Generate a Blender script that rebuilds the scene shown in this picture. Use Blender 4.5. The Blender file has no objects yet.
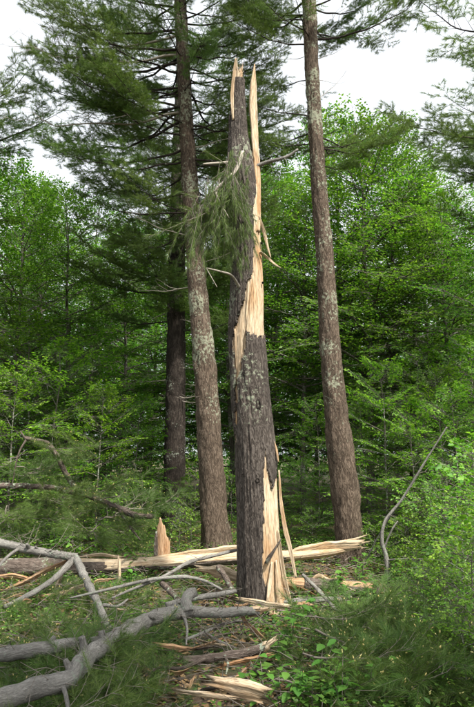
import bpy, math, random
import numpy as np
from mathutils import Vector, Matrix, Euler

# ------------------------------------------------------------------ camera, sky, sun, exposure
scene = bpy.context.scene
COL = scene.collection
FPX = 679.0                       # focal length in photo pixels (photo 474 x 707)
PITCH = math.radians(8.5)
CAM_H = 1.6
cam_d = bpy.data.cameras.new("camera")
cam_d.sensor_fit = 'VERTICAL'
cam_d.sensor_height = 36.0
cam_d.lens = FPX / 707.0 * 36.0
cam_d.clip_end = 2000
cam = bpy.data.objects.new("camera", cam_d)
cam.location = (0, 0, CAM_H)
cam.rotation_euler = (math.radians(90) + PITCH, 0, 0)
COL.objects.link(cam)
scene.camera = cam

SUN_EL, SUN_AZ = math.radians(56), math.radians(140)   # azimuth clockwise from +Y (view direction)
world = bpy.data.worlds.new("World")
scene.world = world
world.use_nodes = True
wn = world.node_tree
bg = wn.nodes["Background"]
sky = wn.nodes.new("ShaderNodeTexSky")
sky.sky_type = 'NISHITA'
sky.sun_disc = False
sky.sun_elevation = SUN_EL
sky.sun_rotation = SUN_AZ
sky.dust_density = 5.0
hs = wn.nodes.new("ShaderNodeHueSaturation")
hs.inputs["Saturation"].default_value = 0.22
mixc = wn.nodes.new("ShaderNodeMixRGB")
mixc.inputs[0].default_value = 0.6
mixc.inputs[2].default_value = (6.6, 6.9, 7.2, 1)       # even thin cloud over the whole sky
wn.links.new(sky.outputs[0], hs.inputs["Color"])
wn.links.new(hs.outputs[0], mixc.inputs[1])
wn.links.new(mixc.outputs[0], bg.inputs["Color"])
bg.inputs["Strength"].default_value = 0.09

sun_d = bpy.data.lights.new("sun", 'SUN')
sun_d.energy = 3.7
sun_d.angle = math.radians(3)
sun_d.color = (1.0, 0.95, 0.86)
sun = bpy.data.objects.new("sun", sun_d)
sd = Vector((math.sin(SUN_AZ) * math.cos(SUN_EL), math.cos(SUN_AZ) * math.cos(SUN_EL), math.sin(SUN_EL)))
sun.rotation_euler = (-sd).to_track_quat('-Z', 'Y').to_euler()
sun.location = (0, 0, 30)
COL.objects.link(sun)

scene.view_settings.view_transform = 'Standard'
scene.view_settings.look = 'None'
scene.view_settings.gamma = 1.0
scene.view_settings.use_curve_mapping = False
scene.view_settings.exposure = 1.42
cy = scene.cycles
cy.use_denoising = True
cy.max_bounces = 7
cy.diffuse_bounces = 4
cy.transmission_bounces = 4
cy.glossy_bounces = 2
cy.transparent_max_bounces = 4
cy.caustics_reflective = False
cy.caustics_refractive = False

# ------------------------------------------------------------------ helpers
rng = np.random.default_rng(7)
RND = random.Random(11)
TAU = 2 * math.pi


def P(px, py, Y):
    """point at world depth Y seen at photo pixel (px, py)"""
    x = (px - 237.0) / FPX
    y = (353.5 - py) / FPX
    d = np.array([x, math.cos(PITCH) - y * math.sin(PITCH), math.sin(PITCH) + y * math.cos(PITCH)])
    d = d * (Y / d[1])
    return d + np.array([0, 0, CAM_H])


def G(px, py, z=0.0):
    """point of height z seen at photo pixel"""
    d = P(px, py, 1.0) - np.array([0, 0, CAM_H])
    return d * ((z - CAM_H) / d[2]) + np.array([0, 0, CAM_H])


def X(px, Y):
    return P(px, 455, Y)[0]


def _h(ix, iy, iz, seed):
    n = (ix * 374761393 + iy * 668265263 + iz * 2147483647 + seed * 1274126177) & 0xFFFFFFFF
    n = ((n ^ (n >> 13)) * 1274126177) & 0xFFFFFFFF
    n = n ^ (n >> 16)
    return (n & 0xFFFF) / 65535.0


def vnoise(x, y, z=0.0, seed=0):
    """value noise -1..1, vectorised"""
    x, y, z = np.broadcast_arrays(np.asarray(x, float), np.asarray(y, float), np.asarray(z, float))
    ix, iy, iz = (np.floor(a).astype(np.int64) for a in (x, y, z))
    fx, fy, fz = x - ix, y - iy, z - iz
    fx, fy, fz = (f * f * (3 - 2 * f) for f in (fx, fy, fz))
    r = 0
    for dx in (0, 1):
        for dy in (0, 1):
            for dz in (0, 1):
                w = (fx if dx else 1 - fx) * (fy if dy else 1 - fy) * (fz if dz else 1 - fz)
                r = r + w * _h(ix + dx, iy + dy, iz + dz, seed)
    return r * 2 - 1


def ground_z(x, y):
    return 0.10 * vnoise(np.asarray(x) * 0.45, np.asarray(y) * 0.45, 0, 3) + 0.04 * vnoise(np.asarray(x) * 1.7, np.asarray(y) * 1.7, 0, 4) - 0.05


class Buf:
    """collects vertices, tris and quads (numpy) for one mesh"""
    def __init__(self):
        self.v, self.f3, self.f4, self.a, self.n = [], [], [], [], 0

    def add(self, V, F, A=None):
        V = np.asarray(V, float).reshape(-1, 3)
        F = np.asarray(F, np.int64)
        if len(F):
            (self.f3 if F.shape[1] == 3 else self.f4).append(F + self.n)
        self.v.append(V)
        self.a.append(V if A is None else np.asarray(A, float).reshape(-1, 3))
        self.n += len(V)

    def more(self, F):
        """faces on vertices already added (indices absolute)"""
        F = np.asarray(F, np.int64)
        (self.f3 if F.shape[1] == 3 else self.f4).append(F)

    def mesh(self, name, mat, smooth=False, off=None, attr=True):
        V = np.concatenate(self.v) if self.v else np.zeros((0, 3))
        if off is not None:
            V = V - np.asarray(off)
        me = bpy.data.meshes.new(name)
        f3 = np.concatenate(self.f3) if self.f3 else np.zeros((0, 3), np.int64)
        f4 = np.concatenate(self.f4) if self.f4 else np.zeros((0, 4), np.int64)
        me.vertices.add(len(V))
        me.vertices.foreach_set("co", V.astype(np.float32).ravel())
        nl = f3.size + f4.size
        me.loops.add(nl)
        me.loops.foreach_set("vertex_index", np.concatenate([f3.ravel(), f4.ravel()]).astype(np.int32))
        me.polygons.add(len(f3) + len(f4))
        st = np.concatenate([np.arange(len(f3)) * 3, f3.size + np.arange(len(f4)) * 4]).astype(np.int32)
        me.polygons.foreach_set("loop_start", st)
        if smooth:
            me.polygons.foreach_set("use_smooth", np.ones(len(st), bool))
        if attr:
            at = me.attributes.new("bk", 'FLOAT_VECTOR', 'POINT')
            at.data.foreach_set("vector", np.concatenate(self.a).astype(np.float32).ravel())
        me.materials.append(mat)
        me.update(calc_edges=True)
        me.validate()
        return me


def link(o):
    COL.objects.link(o)
    return o


def thing(name, loc, label, cat, group=None, rotz=0.0):
    o = bpy.data.objects.new(name, None)
    o.empty_display_size = 0.1
    o.location = loc
    o.rotation_euler = (0, 0, rotz)
    link(o)
    return tag(o, label, cat, group)


def tag(o, label, cat, group=None):
    o["label"] = label
    o["category"] = cat
    if group:
        o["group"] = group
    return o


def obj(name, me, parent=None, loc=None, rot=None, kind=None, label=None):
    o = bpy.data.objects.new(name, me)
    if parent is not None:
        o.parent = parent
    if loc is not None:
        o.location = loc
    if rot is not None:
        o.rotation_euler = rot
    if kind:
        o["kind"] = kind
    if label:
        o["label"] = label
    return link(o)


def smooth_path(pts, rad, step):
    """Catmull-Rom resample of a polyline with radii"""
    pts = np.asarray(pts, float)
    rad = np.asarray(rad, float)
    if len(pts) < 3:
        n = max(2, int(np.linalg.norm(pts[1] - pts[0]) / step) + 1)
        t = np.linspace(0, 1, n)[:, None]
        return pts[0] * (1 - t) + pts[1] * t, rad[0] * (1 - t[:, 0]) + rad[1] * t[:, 0]
    ext = np.vstack([2 * pts[0] - pts[1], pts, 2 * pts[-1] - pts[-2]])
    P_, R_ = [], []
    for i in range(len(pts) - 1):
        p0, p1, p2, p3 = ext[i:i + 4]
        n = max(1, int(math.ceil(np.linalg.norm(p2 - p1) / step)))
        t = (np.arange(n) / n)[:, None]
        P_.append(0.5 * (2 * p1 + (p2 - p0) * t + (2 * p0 - 5 * p1 + 4 * p2 - p3) * t ** 2 + (3 * p1 - p0 - 3 * p2 + p3) * t ** 3))
        R_.append(rad[i] + (rad[i + 1] - rad[i]) * t[:, 0])
    P_.append(pts[-1:])
    R_.append(rad[-1:])
    return np.vstack(P_), np.concatenate(R_)


def frames(pts, up=None):
    T = np.gradient(pts, axis=0)
    T /= np.linalg.norm(T, axis=1)[:, None] + 1e-12
    U = np.zeros_like(T)
    u = np.array([0, -1.0, 0]) if up is None else np.asarray(up, float)
    if abs(np.dot(u, T[0])) > 0.95:
        u = np.array([0.3, 0.1, 1.0])
    for i in range(len(T)):
        u = u - T[i] * np.dot(u, T[i])
        u /= np.linalg.norm(u) + 1e-12
        U[i] = u
    return T, U, np.cross(T, U)


def grid_faces(m, n, base=0):
    i = np.arange(m - 1)[:, None] * n
    j = np.arange(n)[None, :]
    j2 = (j + 1) % n
    return np.stack([i + j, i + j2, i + n + j2, i + n + j], -1).reshape(-1, 4) + base


def tube(buf, pts, rad, n=8, step=None, bump=0.0, freq=6.0, seed=0, cap=True, up=None, rough=0.0):
    pts = np.asarray(pts, float)
    rad = np.asarray(rad, float)
    if step:
        pts, rad = smooth_path(pts, rad, step)
    T, U, W = frames(pts, up)
    m = len(pts)
    th = np.arange(n) / n * TAU
    r = np.repeat(rad[:, None], n, 1)
    s = np.concatenate([[0], np.cumsum(np.linalg.norm(np.diff(pts, axis=0), axis=1))])
    if bump:
        r = r * (1 + bump * vnoise(np.cos(th)[None] * 1.6 + 7, np.sin(th)[None] * 1.6 + s[:, None] * freq, s[:, None] * freq * 0.5, seed))
    if rough:
        r = r + rough * (vnoise(np.cos(th)[None] * 5 + 9, np.sin(th)[None] * 5 + 3, s[:, None] * 6, seed + 1) + 0.7 * vnoise(np.cos(th)[None] * 11 + 9, np.sin(th)[None] * 11, s[:, None] * 13, seed + 2))
    V = pts[:, None] + r[..., None] * (np.cos(th)[None, :, None] * U[:, None] + np.sin(th)[None, :, None] * W[:, None])
    A = np.stack([rad[:, None] * np.cos(th)[None], rad[:, None] * np.sin(th)[None], np.repeat(s[:, None], n, 1)], -1)
    A = A + np.array([seed * 1.37 % 9, seed * 0.73 % 7, 0])
    b0 = buf.n
    buf.add(V, grid_faces(m, n), A)
    if cap:
        for k, e in ((0, 0), (m - 1, 1)):
            c = buf.n
            buf.add(pts[k:k + 1], np.zeros((0, 3)), A.reshape(m, n, 3)[k].mean(0))
            ring = b0 + k * n + np.arange(n)
            nx = np.roll(ring, -1)
            tri = np.stack([ring, nx, np.full(n, c)], -1)
            buf.more(tri if e else tri[:, ::-1])


def prisms(buf, P0, P1, r0, r1):
    """many three-sided twigs at once"""
    P0, P1 = np.asarray(P0, float), np.asarray(P1, float)
    if not len(P0):
        return
    N = len(P0)
    d = P1 - P0
    L = np.linalg.norm(d, axis=1)
    d = d / (L[:, None] + 1e-9)
    ref = np.where(np.abs(d[:, 2:3]) > 0.9, np.array([[1.0, 0, 0]]), np.array([[0, 0, 1.0]]))
    u = np.cross(d, ref)
    u /= np.linalg.norm(u, axis=1)[:, None]
    w = np.cross(d, u)
    r0 = np.broadcast_to(r0, N)
    r1 = np.broadcast_to(r1, N)
    V, A = [], []
    for p, r, l in ((P0, r0, L * 0), (P1, r1, L)):
        for k in range(3):
            a = TAU * k / 3
            o_ = r[:, None] * (math.cos(a) * u + math.sin(a) * w)
            V.append(p + o_)
            A.append(np.stack([r * math.cos(a) + p[:, 0], r * math.sin(a) + p[:, 1], l], -1))
    V = np.stack(V, 1)
    A = np.stack(A, 1)
    q = np.array([[0, 1, 4, 3], [1, 2, 5, 4], [2, 0, 3, 5]])
    F = (np.arange(N)[:, None, None] * 6 + q[None]).reshape(-1, 4)
    buf.add(V, F, A)


def norm(v):
    return v / (np.linalg.norm(v, axis=-1, keepdims=True) + 1e-9)


def leaves(buf, pos, d, nrm, size, width=0.55, near=False):
    """folded leaf blades: 2 triangles each, or a 6-triangle ovate blade when near"""
    pos, d, nrm = (np.asarray(a, float) for a in (pos, d, nrm))
    N = len(pos)
    if not N:
        return
    d = norm(d)
    sd_ = norm(np.cross(d, nrm))
    up = np.cross(sd_, d)
    s = np.broadcast_to(size, N)[:, None]
    w = s * width * 0.5
    if not near:
        V = np.stack([pos, pos + d * s * 0.42 + sd_ * w + up * w * 0.28, pos + d * s, pos + d * s * 0.42 - sd_ * w + up * w * 0.28], 1)
        f = np.array([[0, 1, 2], [0, 2, 3]])
        k = 4
    else:
        m1 = pos + d * s * 0.35 - up * s * 0.01
        m2 = pos + d * s * 0.68 - up * s * 0.02
        V = np.stack([pos, m1 + sd_ * w * 1.0 + up * w * 0.3, m1, m1 - sd_ * w + up * w * 0.3,
                      m2 + sd_ * w * 0.8 + up * w * 0.2, m2, m2 - sd_ * w * 0.8 + up * w * 0.2, pos + d * s - up * s * 0.1], 1)
        f = np.array([[0, 1, 2], [0, 2, 3], [2, 1, 4], [2, 4, 5], [3, 2, 5], [3, 5, 6], [5, 4, 7], [6, 5, 7]])
        k = 8
    F = (np.arange(N)[:, None, None] * k + f[None]).reshape(-1, 3)
    buf.add(V, F)


def needles(buf, pos, d, n, ln, w, r, amin=12, amax=62, sag=0.0):
    """tufts of n needles about each (pos, d): one slim triangle per needle"""
    pos = np.repeat(np.asarray(pos, float), n, 0)
    d = norm(np.repeat(np.asarray(d, float), n, 0))
    N = len(pos)
    if not N:
        return
    q = norm(r.normal(size=(N, 3)))
    q = norm(q - d * (q * d).sum(1)[:, None])
    a = np.radians(r.uniform(amin, amax, N))[:, None]
    nd = d * np.cos(a) + q * np.sin(a)
    nd[:, 2] -= sag
    nd = norm(nd)
    L = (ln * r.uniform(0.7, 1.15, N))[:, None]
    p0 = pos - d * (r.uniform(0, 0.6, N) * ln)[:, None]
    sd_ = norm(np.cross(nd, r.normal(size=(N, 3))))
    V = np.stack([p0 - sd_ * w * 0.5, p0 + sd_ * w * 0.5, p0 + nd * L], 1)
    buf.add(V, (np.arange(N)[:, None] * 3 + np.arange(3)[None]))


def spindles(buf, pos, d, ln, w):
    pos, d = np.asarray(pos, float), norm(np.asarray(d, float))
    N = len(pos)
    if not N:
        return
    u = norm(np.cross(d, np.array([0.31, 0.22, 0.93])))
    v = np.cross(d, u)
    ln = np.broadcast_to(ln, N)[:, None]
    V = [pos]
    for k in range(4):
        a = TAU * k / 4
        V.append(pos + d * ln * 0.45 + (u * math.cos(a) + v * math.sin(a)) * w)
    V.append(pos + d * ln)
    V = np.stack(V, 1)
    f = []
    for k in range(4):
        f += [[0, 1 + (k + 1) % 4, 1 + k], [5, 1 + k, 1 + (k + 1) % 4]]
    buf.add(V, (np.arange(N)[:, None, None] * 6 + np.array(f)[None]).reshape(-1, 3))


# ------------------------------------------------------------------ materials
def new_mat(name):
    m = bpy.data.materials.new(name)
    m.use_nodes = True
    nt = m.node_tree
    for n in list(nt.nodes):
        nt.nodes.remove(n)
    out = nt.nodes.new("ShaderNodeOutputMaterial")
    return m, nt, out


def N_(nt, kind, **kw):
    n = nt.nodes.new(kind)
    for k, v in kw.items():
        if k.startswith("i_"):
            key = k[2:]
            n.inputs[int(key) if key.isdigit() else key.replace("_", " ")].default_value = v
        else:
            setattr(n, k, v)
    return n


def ramp(nt, stops):
    r = nt.nodes.new("ShaderNodeValToRGB")
    e = r.color_ramp.elements
    while len(e) > 1:
        e.remove(e[0])
    e[0].position, e[0].color = stops[0][0], (*stops[0][1], 1)
    for p, c in stops[1:]:
        x = e.new(p)
        x.color = (*c, 1)
    return r


def leaf_mat(name, cols, trans=0.4, tint=(1.1, 1.2, 0.6), rough=0.5, objvar=0.35, spec=0.3):
    m, nt, out = new_mat(name)
    L = nt.links.new
    geo = N_(nt, "ShaderNodeNewGeometry")
    cr = ramp(nt, [(i / (len(cols) - 1), c) for i, c in enumerate(cols)])
    L(geo.outputs["Random Per Island"], cr.inputs[0])
    oi = N_(nt, "ShaderNodeObjectInfo")
    mr = N_(nt, "ShaderNodeMapRange", i_3=1 - objvar * 0.6, i_4=1 + objvar)
    L(oi.outputs["Random"], mr.inputs[0])
    hsv = N_(nt, "ShaderNodeHueSaturation")
    L(cr.outputs[0], hsv.inputs["Color"])
    L(mr.outputs[0], hsv.inputs["Value"])
    hm = N_(nt, "ShaderNodeMapRange", i_3=0.485, i_4=0.515)
    mul = N_(nt, "ShaderNodeMath", operation='FRACT')
    mul2 = N_(nt, "ShaderNodeMath", operation='MULTIPLY', i_1=7.31)
    L(oi.outputs["Random"], mul2.inputs[0])
    L(mul2.outputs[0], mul.inputs[0])
    L(mul.outputs[0], hm.inputs[0])
    L(hm.outputs[0], hsv.inputs["Hue"])
    b = N_(nt, "ShaderNodeBsdfPrincipled", i_Roughness=rough)
    b.inputs["Specular IOR Level"].default_value = spec
    L(hsv.outputs[0], b.inputs["Base Color"])
    if trans > 0:
        t = N_(nt, "ShaderNodeBsdfTranslucent")
        tm = N_(nt, "ShaderNodeMixRGB", blend_type='MULTIPLY', i_0=1.0, i_2=(*tint, 1))
        L(hsv.outputs[0], tm.inputs[1])
        L(tm.outputs[0], t.inputs["Color"])
        mx = N_(nt, "ShaderNodeMixShader", i_0=trans)
        L(b.outputs[0], mx.inputs[1])
        L(t.outputs[0], mx.inputs[2])
        L(mx.outputs[0], out.inputs[0])
    else:
        L(b.outputs[0], out.inputs[0])
    return m


def bark_mat(name, dark, mid, light, scale=1.0, furrow=1.0, lichen=None, lichen_amt=0.62, bump=0.9, low=None):
    m, nt, out = new_mat(name)
    L = nt.links.new
    at = N_(nt, "ShaderNodeAttribute", attribute_name="bk")
    mp = N_(nt, "ShaderNodeMapping")
    mp.inputs["Scale"].default_value = (scale, scale, scale * 0.25)
    L(at.outputs["Vector"], mp.inputs[0])
    big = N_(nt, "ShaderNodeTexNoise", i_Scale=3.2, i_Detail=4.0, i_Roughness=0.65)
    L(at.outputs["Vector"], big.inputs["Vector"])
    # long interlacing ridges: folded noise, stretched along the stem
    rn = N_(nt, "ShaderNodeTexNoise", i_Scale=26.0, i_Detail=3.0, i_Roughness=0.55, i_Distortion=0.6)
    L(mp.outputs[0], rn.inputs["Vector"])
    sb = N_(nt, "ShaderNodeMath", operation='SUBTRACT', i_1=0.5)
    L(rn.outputs[0], sb.inputs[0])
    ab = N_(nt, "ShaderNodeMath", operation='ABSOLUTE')
    L(sb.outputs[0], ab.inputs[0])
    edge = N_(nt, "ShaderNodeMapRange", i_1=0.0, i_2=0.11, i_3=1 - furrow, i_4=1.0)
    L(ab.outputs[0], edge.inputs[0])
    # flaky scales across the ridges
    vo = N_(nt, "ShaderNodeTexVoronoi", feature='F1', i_Scale=70.0)
    wm = N_(nt, "ShaderNodeMixRGB", blend_type='LINEAR_LIGHT', i_0=0.05)
    wn1 = N_(nt, "ShaderNodeTexNoise", i_Scale=40.0, i_Detail=3.0)
    L(mp.outputs[0], wn1.inputs["Vector"])
    L(mp.outputs[0], wm.inputs[1])
    L(wn1.outputs["Color"], wm.inputs[2])
    L(wm.outputs[0], vo.inputs["Vector"])
    vo2 = vo
    n1 = N_(nt, "ShaderNodeTexNoise", i_Scale=95.0, i_Detail=7.0, i_Roughness=0.75)
    L(mp.outputs[0], n1.inputs["Vector"])
    hmul = N_(nt, "ShaderNodeMath", operation='MULTIPLY')
    L(edge.outputs[0], hmul.inputs[0])
    nr = N_(nt, "ShaderNodeMapRange", i_1=0.3, i_2=0.7, i_3=0.25, i_4=1.0)
    L(n1.outputs[0], nr.inputs[0])
    L(nr.outputs[0], hmul.inputs[1])
    cr = ramp(nt, [(0.0, dark), (0.45, mid), (1.0, light)])
    L(hmul.outputs[0], cr.inputs[0])
    # plate to plate and broad weathering variation
    vr = N_(nt, "ShaderNodeMapRange", i_1=0.0, i_2=1.0, i_3=0.8, i_4=1.22)
    sep = N_(nt, "ShaderNodeSeparateColor")
    L(vo2.outputs["Color"], sep.inputs[0])
    L(sep.outputs[0], vr.inputs[0])
    br = N_(nt, "ShaderNodeMapRange", i_1=0.3, i_2=0.7, i_3=0.75, i_4=1.25)
    L(big.outputs[0], br.inputs[0])
    vm = N_(nt, "ShaderNodeMath", operation='MULTIPLY')
    L(vr.outputs[0], vm.inputs[0])
    L(br.outputs[0], vm.inputs[1])
    hsv = N_(nt, "ShaderNodeHueSaturation")
    L(cr.outputs[0], hsv.inputs["Color"])
    L(vm.outputs[0], hsv.inputs["Value"])
    last = hsv.outputs[0]
    if lichen:
        ln_ = N_(nt, "ShaderNodeTexNoise", i_Scale=22.0, i_Detail=8.0, i_Roughness=0.68)
        L(at.outputs["Vector"], ln_.inputs["Vector"])
        ls = N_(nt, "ShaderNodeTexNoise", i_Scale=2.4, i_Detail=1.0)
        L(at.outputs["Vector"], ls.inputs["Vector"])
        ad = N_(nt, "ShaderNodeMath", operation='MULTIPLY_ADD', i_1=0.42)
        L(ls.outputs[0], ad.inputs[0])
        sc = N_(nt, "ShaderNodeMath", operation='MULTIPLY', i_1=0.68)
        L(ln_.outputs[0], sc.inputs[0])
        L(sc.outputs[0], ad.inputs[2])
        if low:
            sx = N_(nt, "ShaderNodeSeparateXYZ")
            L(at.outputs["Vector"], sx.inputs[0])
            lr = N_(nt, "ShaderNodeMapRange", i_1=low[0], i_2=low[1], i_3=-0.11, i_4=0.0)
            L(sx.outputs[2], lr.inputs[0])
            a2 = N_(nt, "ShaderNodeMath", operation='ADD')
            L(ad.outputs[0], a2.inputs[0])
            L(lr.outputs[0], a2.inputs[1])
            ad = a2
        th = N_(nt, "ShaderNodeMapRange", i_1=lichen_amt - 0.012, i_2=lichen_amt + 0.02)
        L(ad.outputs[0], th.inputs[0])
        mx = N_(nt, "ShaderNodeMixRGB", i_2=(*lichen, 1))
        L(th.outputs[0], mx.inputs[0])
        L(last, mx.inputs[1])
        last = mx.outputs[0]
    b = N_(nt, "ShaderNodeBsdfPrincipled", i_Roughness=0.88)
    b.inputs["Specular IOR Level"].default_value = 0.2
    L(last, b.inputs["Base Color"])
    bp = N_(nt, "ShaderNodeBump", i_Strength=bump, i_Distance=0.012 / scale)
    L(hmul.outputs[0], bp.inputs["Height"])
    L(bp.outputs[0], b.inputs["Normal"])
    L(b.outputs[0], out.inputs[0])
    return m


def wood_mat(name, light, mid, dark, stain=0.5, grain=1.0):
    m, nt, out = new_mat(name)
    L = nt.links.new
    at = N_(nt, "ShaderNodeAttribute", attribute_name="bk")
    mp = N_(nt, "ShaderNodeMapping")
    mp.inputs["Scale"].default_value = (1, 1, 0.05)
    L(at.outputs["Vector"], mp.inputs[0])
    n1 = N_(nt, "ShaderNodeTexNoise", i_Scale=90.0 * grain, i_Detail=5.0, i_Roughness=0.65)
    L(mp.outputs[0], n1.inputs["Vector"])
    n2 = N_(nt, "ShaderNodeTexNoise", i_Scale=5.0, i_Detail=5.0, i_Roughness=0.6)
    mp2 = N_(nt, "ShaderNodeMapping")
    mp2.inputs["Scale"].default_value = (1, 1, 0.3)
    L(at.outputs["Vector"], mp2.inputs[0])
    L(mp2.outputs[0], n2.inputs["Vector"])
    cr = ramp(nt, [(0.3, dark), (0.46, mid), (0.6, light)])
    L(n1.outputs[0], cr.inputs[0])
    n3 = N_(nt, "ShaderNodeTexNoise", i_Scale=260.0, i_Detail=2.0)
    L(mp.outputs[0], n3.inputs["Vector"])
    f3 = N_(nt, "ShaderNodeMapRange", i_1=0.34, i_2=0.5, i_3=0.45, i_4=1.0)
    L(n3.outputs[0], f3.inputs[0])
    r2 = N_(nt, "ShaderNodeMapRange", i_1=0.48, i_2=0.68, i_3=0.0, i_4=stain)
    L(n2.outputs[0], r2.inputs[0])
    mx = N_(nt, "ShaderNodeMixRGB", blend_type='MULTIPLY', i_2=(0.72, 0.5, 0.3, 1))
    L(r2.outputs[0], mx.inputs[0])
    L(cr.outputs[0], mx.inputs[1])
    hv = N_(nt, "ShaderNodeHueSaturation")
    L(mx.outputs[0], hv.inputs["Color"])
    L(f3.outputs[0], hv.inputs["Value"])
    b = N_(nt, "ShaderNodeBsdfPrincipled", i_Roughness=0.75)
    b.inputs["Specular IOR Level"].default_value = 0.2
    L(hv.outputs[0], b.inputs["Base Color"])
    bp = N_(nt, "ShaderNodeBump", i_Strength=1.0, i_Distance=0.008)
    L(n1.outputs[0], bp.inputs["Height"])
    L(bp.outputs[0], b.inputs["Normal"])
    L(b.outputs[0], out.inputs[0])
    return m


M = {}
M['leaf'] = leaf_mat("beech_leaf", [(0.034, 0.10, 0.012), (0.07, 0.17, 0.017), (0.10, 0.215, 0.023), (0.175, 0.295, 0.04)], 0.5)
M['leaf_far'] = leaf_mat("far_leaf", [(0.035, 0.105, 0.02), (0.065, 0.165, 0.03), (0.1, 0.22, 0.04)], 0.5)
M['leaf_bright'] = leaf_mat("shrub_leaf", [(0.05, 0.135, 0.014), (0.10, 0.225, 0.02), (0.14, 0.28, 0.028), (0.23, 0.37, 0.05)], 0.45)
M['herb'] = leaf_mat("herb_leaf", [(0.035, 0.11, 0.018), (0.07, 0.18, 0.026), (0.14, 0.26, 0.045)], 0.35)
M['needle'] = leaf_mat("pine_needle", [(0.05, 0.10, 0.024), (0.095, 0.165, 0.036), (0.165, 0.235, 0.058)], 0.3, objvar=0.3)
M['needle_fallen'] = leaf_mat("fallen_pine_needle", [(0.036, 0.077, 0.016), (0.068, 0.124, 0.025), (0.125, 0.185, 0.04)], 0.2, objvar=0.3)
M['candle'] = leaf_mat("pine_bud", [(0.38, 0.30, 0.10), (0.5, 0.42, 0.17), (0.42, 0.42, 0.16)], 0.0, objvar=0.1)
M['litter'] = leaf_mat("dead_leaf", [(0.10, 0.055, 0.03), (0.19, 0.11, 0.055), (0.27, 0.17, 0.09)], 0.1, objvar=0.05)
M['bark_snag'] = bark_mat("snag_bark", (0.024, 0.019, 0.016), (0.082, 0.068, 0.058), (0.155, 0.135, 0.118), 1.45, 0.95, (0.21, 0.225, 0.165), 0.625, low=(1.0, 2.4))
M['bark_pine'] = bark_mat("pine_bark", (0.032, 0.023, 0.016), (0.105, 0.077, 0.056), (0.19, 0.15, 0.115), 1.25, 0.95, (0.24, 0.25, 0.18), 0.60, low=(1.0, 3.2))
M['bark_dark'] = bark_mat("shade_toned_pine_bark", (0.016, 0.012, 0.01), (0.042, 0.033, 0.027), (0.08, 0.066, 0.055), 0.8, 0.9, (0.25, 0.27, 0.22), 0.66)  # darker copy of the pine bark, the wood's shade put into its colour
M['bark_tree'] = bark_mat("young_tree_bark", (0.04, 0.035, 0.03), (0.085, 0.075, 0.063), (0.14, 0.125, 0.105), 1.6, 0.35, (0.3, 0.33, 0.26), 0.62, bump=0.4)
M['bark_log'] = bark_mat("log_bark", (0.035, 0.027, 0.022), (0.11, 0.085, 0.07), (0.2, 0.165, 0.14), 1.2, 0.8, (0.27, 0.31, 0.23), 0.63)
M['bark_grey'] = bark_mat("smooth_grey_bark", (0.075, 0.07, 0.062), (0.195, 0.184, 0.166), (0.33, 0.315, 0.29), 1.5, 0.5, (0.22, 0.25, 0.2), 0.66, bump=1.0)
M['bark_twig'] = bark_mat("twig_bark", (0.06, 0.05, 0.042), (0.14, 0.12, 0.10), (0.22, 0.2, 0.17), 3.0, 0.3, bump=0.3)
M['bare_wood'] = bark_mat("weathered_twig_wood", (0.14, 0.12, 0.1), (0.27, 0.24, 0.2), (0.4, 0.37, 0.32), 3.0, 0.3, bump=0.3)
M['wood'] = wood_mat("fresh_pine_wood", (0.60, 0.49, 0.35), (0.50, 0.385, 0.255), (0.24, 0.155, 0.09), 0.8)
M['wood_old'] = wood_mat("stained_pine_wood", (0.46, 0.31, 0.19), (0.36, 0.22, 0.12), (0.19, 0.105, 0.055), 0.8)
M['cavity'] = bark_mat("knot_hole", (0.012, 0.01, 0.008), (0.02, 0.016, 0.013), (0.035, 0.03, 0.025), 2.0, 0.3)

# ground: brown needle and leaf litter with moss
m, nt, out = new_mat("forest_floor")
L_ = nt.links.new
tc = N_(nt, "ShaderNodeTexCoord")
g1 = N_(nt, "ShaderNodeTexNoise", i_Scale=1.1, i_Detail=8.0, i_Roughness=0.65)
g2 = N_(nt, "ShaderNodeTexNoise", i_Scale=38.0, i_Detail=6.0, i_Roughness=0.7)
L_(tc.outputs["Object"], g1.inputs["Vector"])
L_(tc.outputs["Object"], g2.inputs["Vector"])
c1 = ramp(nt, [(0.3, (0.035, 0.022, 0.013)), (0.5, (0.085, 0.055, 0.032)), (0.72, (0.16, 0.11, 0.065))])
L_(g2.outputs[0], c1.inputs[0])
c2 = ramp(nt, [(0.46, (0, 0, 0)), (0.6, (1, 1, 1))])
L_(g1.outputs[0], c2.inputs[0])
gm = N_(nt, "ShaderNodeMixRGB", i_2=(0.05, 0.075, 0.02, 1))
L_(c2.outputs[0], gm.inputs[0])
L_(c1.outputs[0], gm.inputs[1])
gb = N_(nt, "ShaderNodeBsdfPrincipled", i_Roughness=0.95)
L_(gm.outputs[0], gb.inputs["Base Color"])
gbp = N_(nt, "ShaderNodeBump", i_Strength=1.0, i_Distance=0.03)
L_(g2.outputs[0], gbp.inputs["Height"])
L_(gbp.outputs[0], gb.inputs["Normal"])
L_(gb.outputs[0], out.inputs[0])
M['ground'] = m

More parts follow.
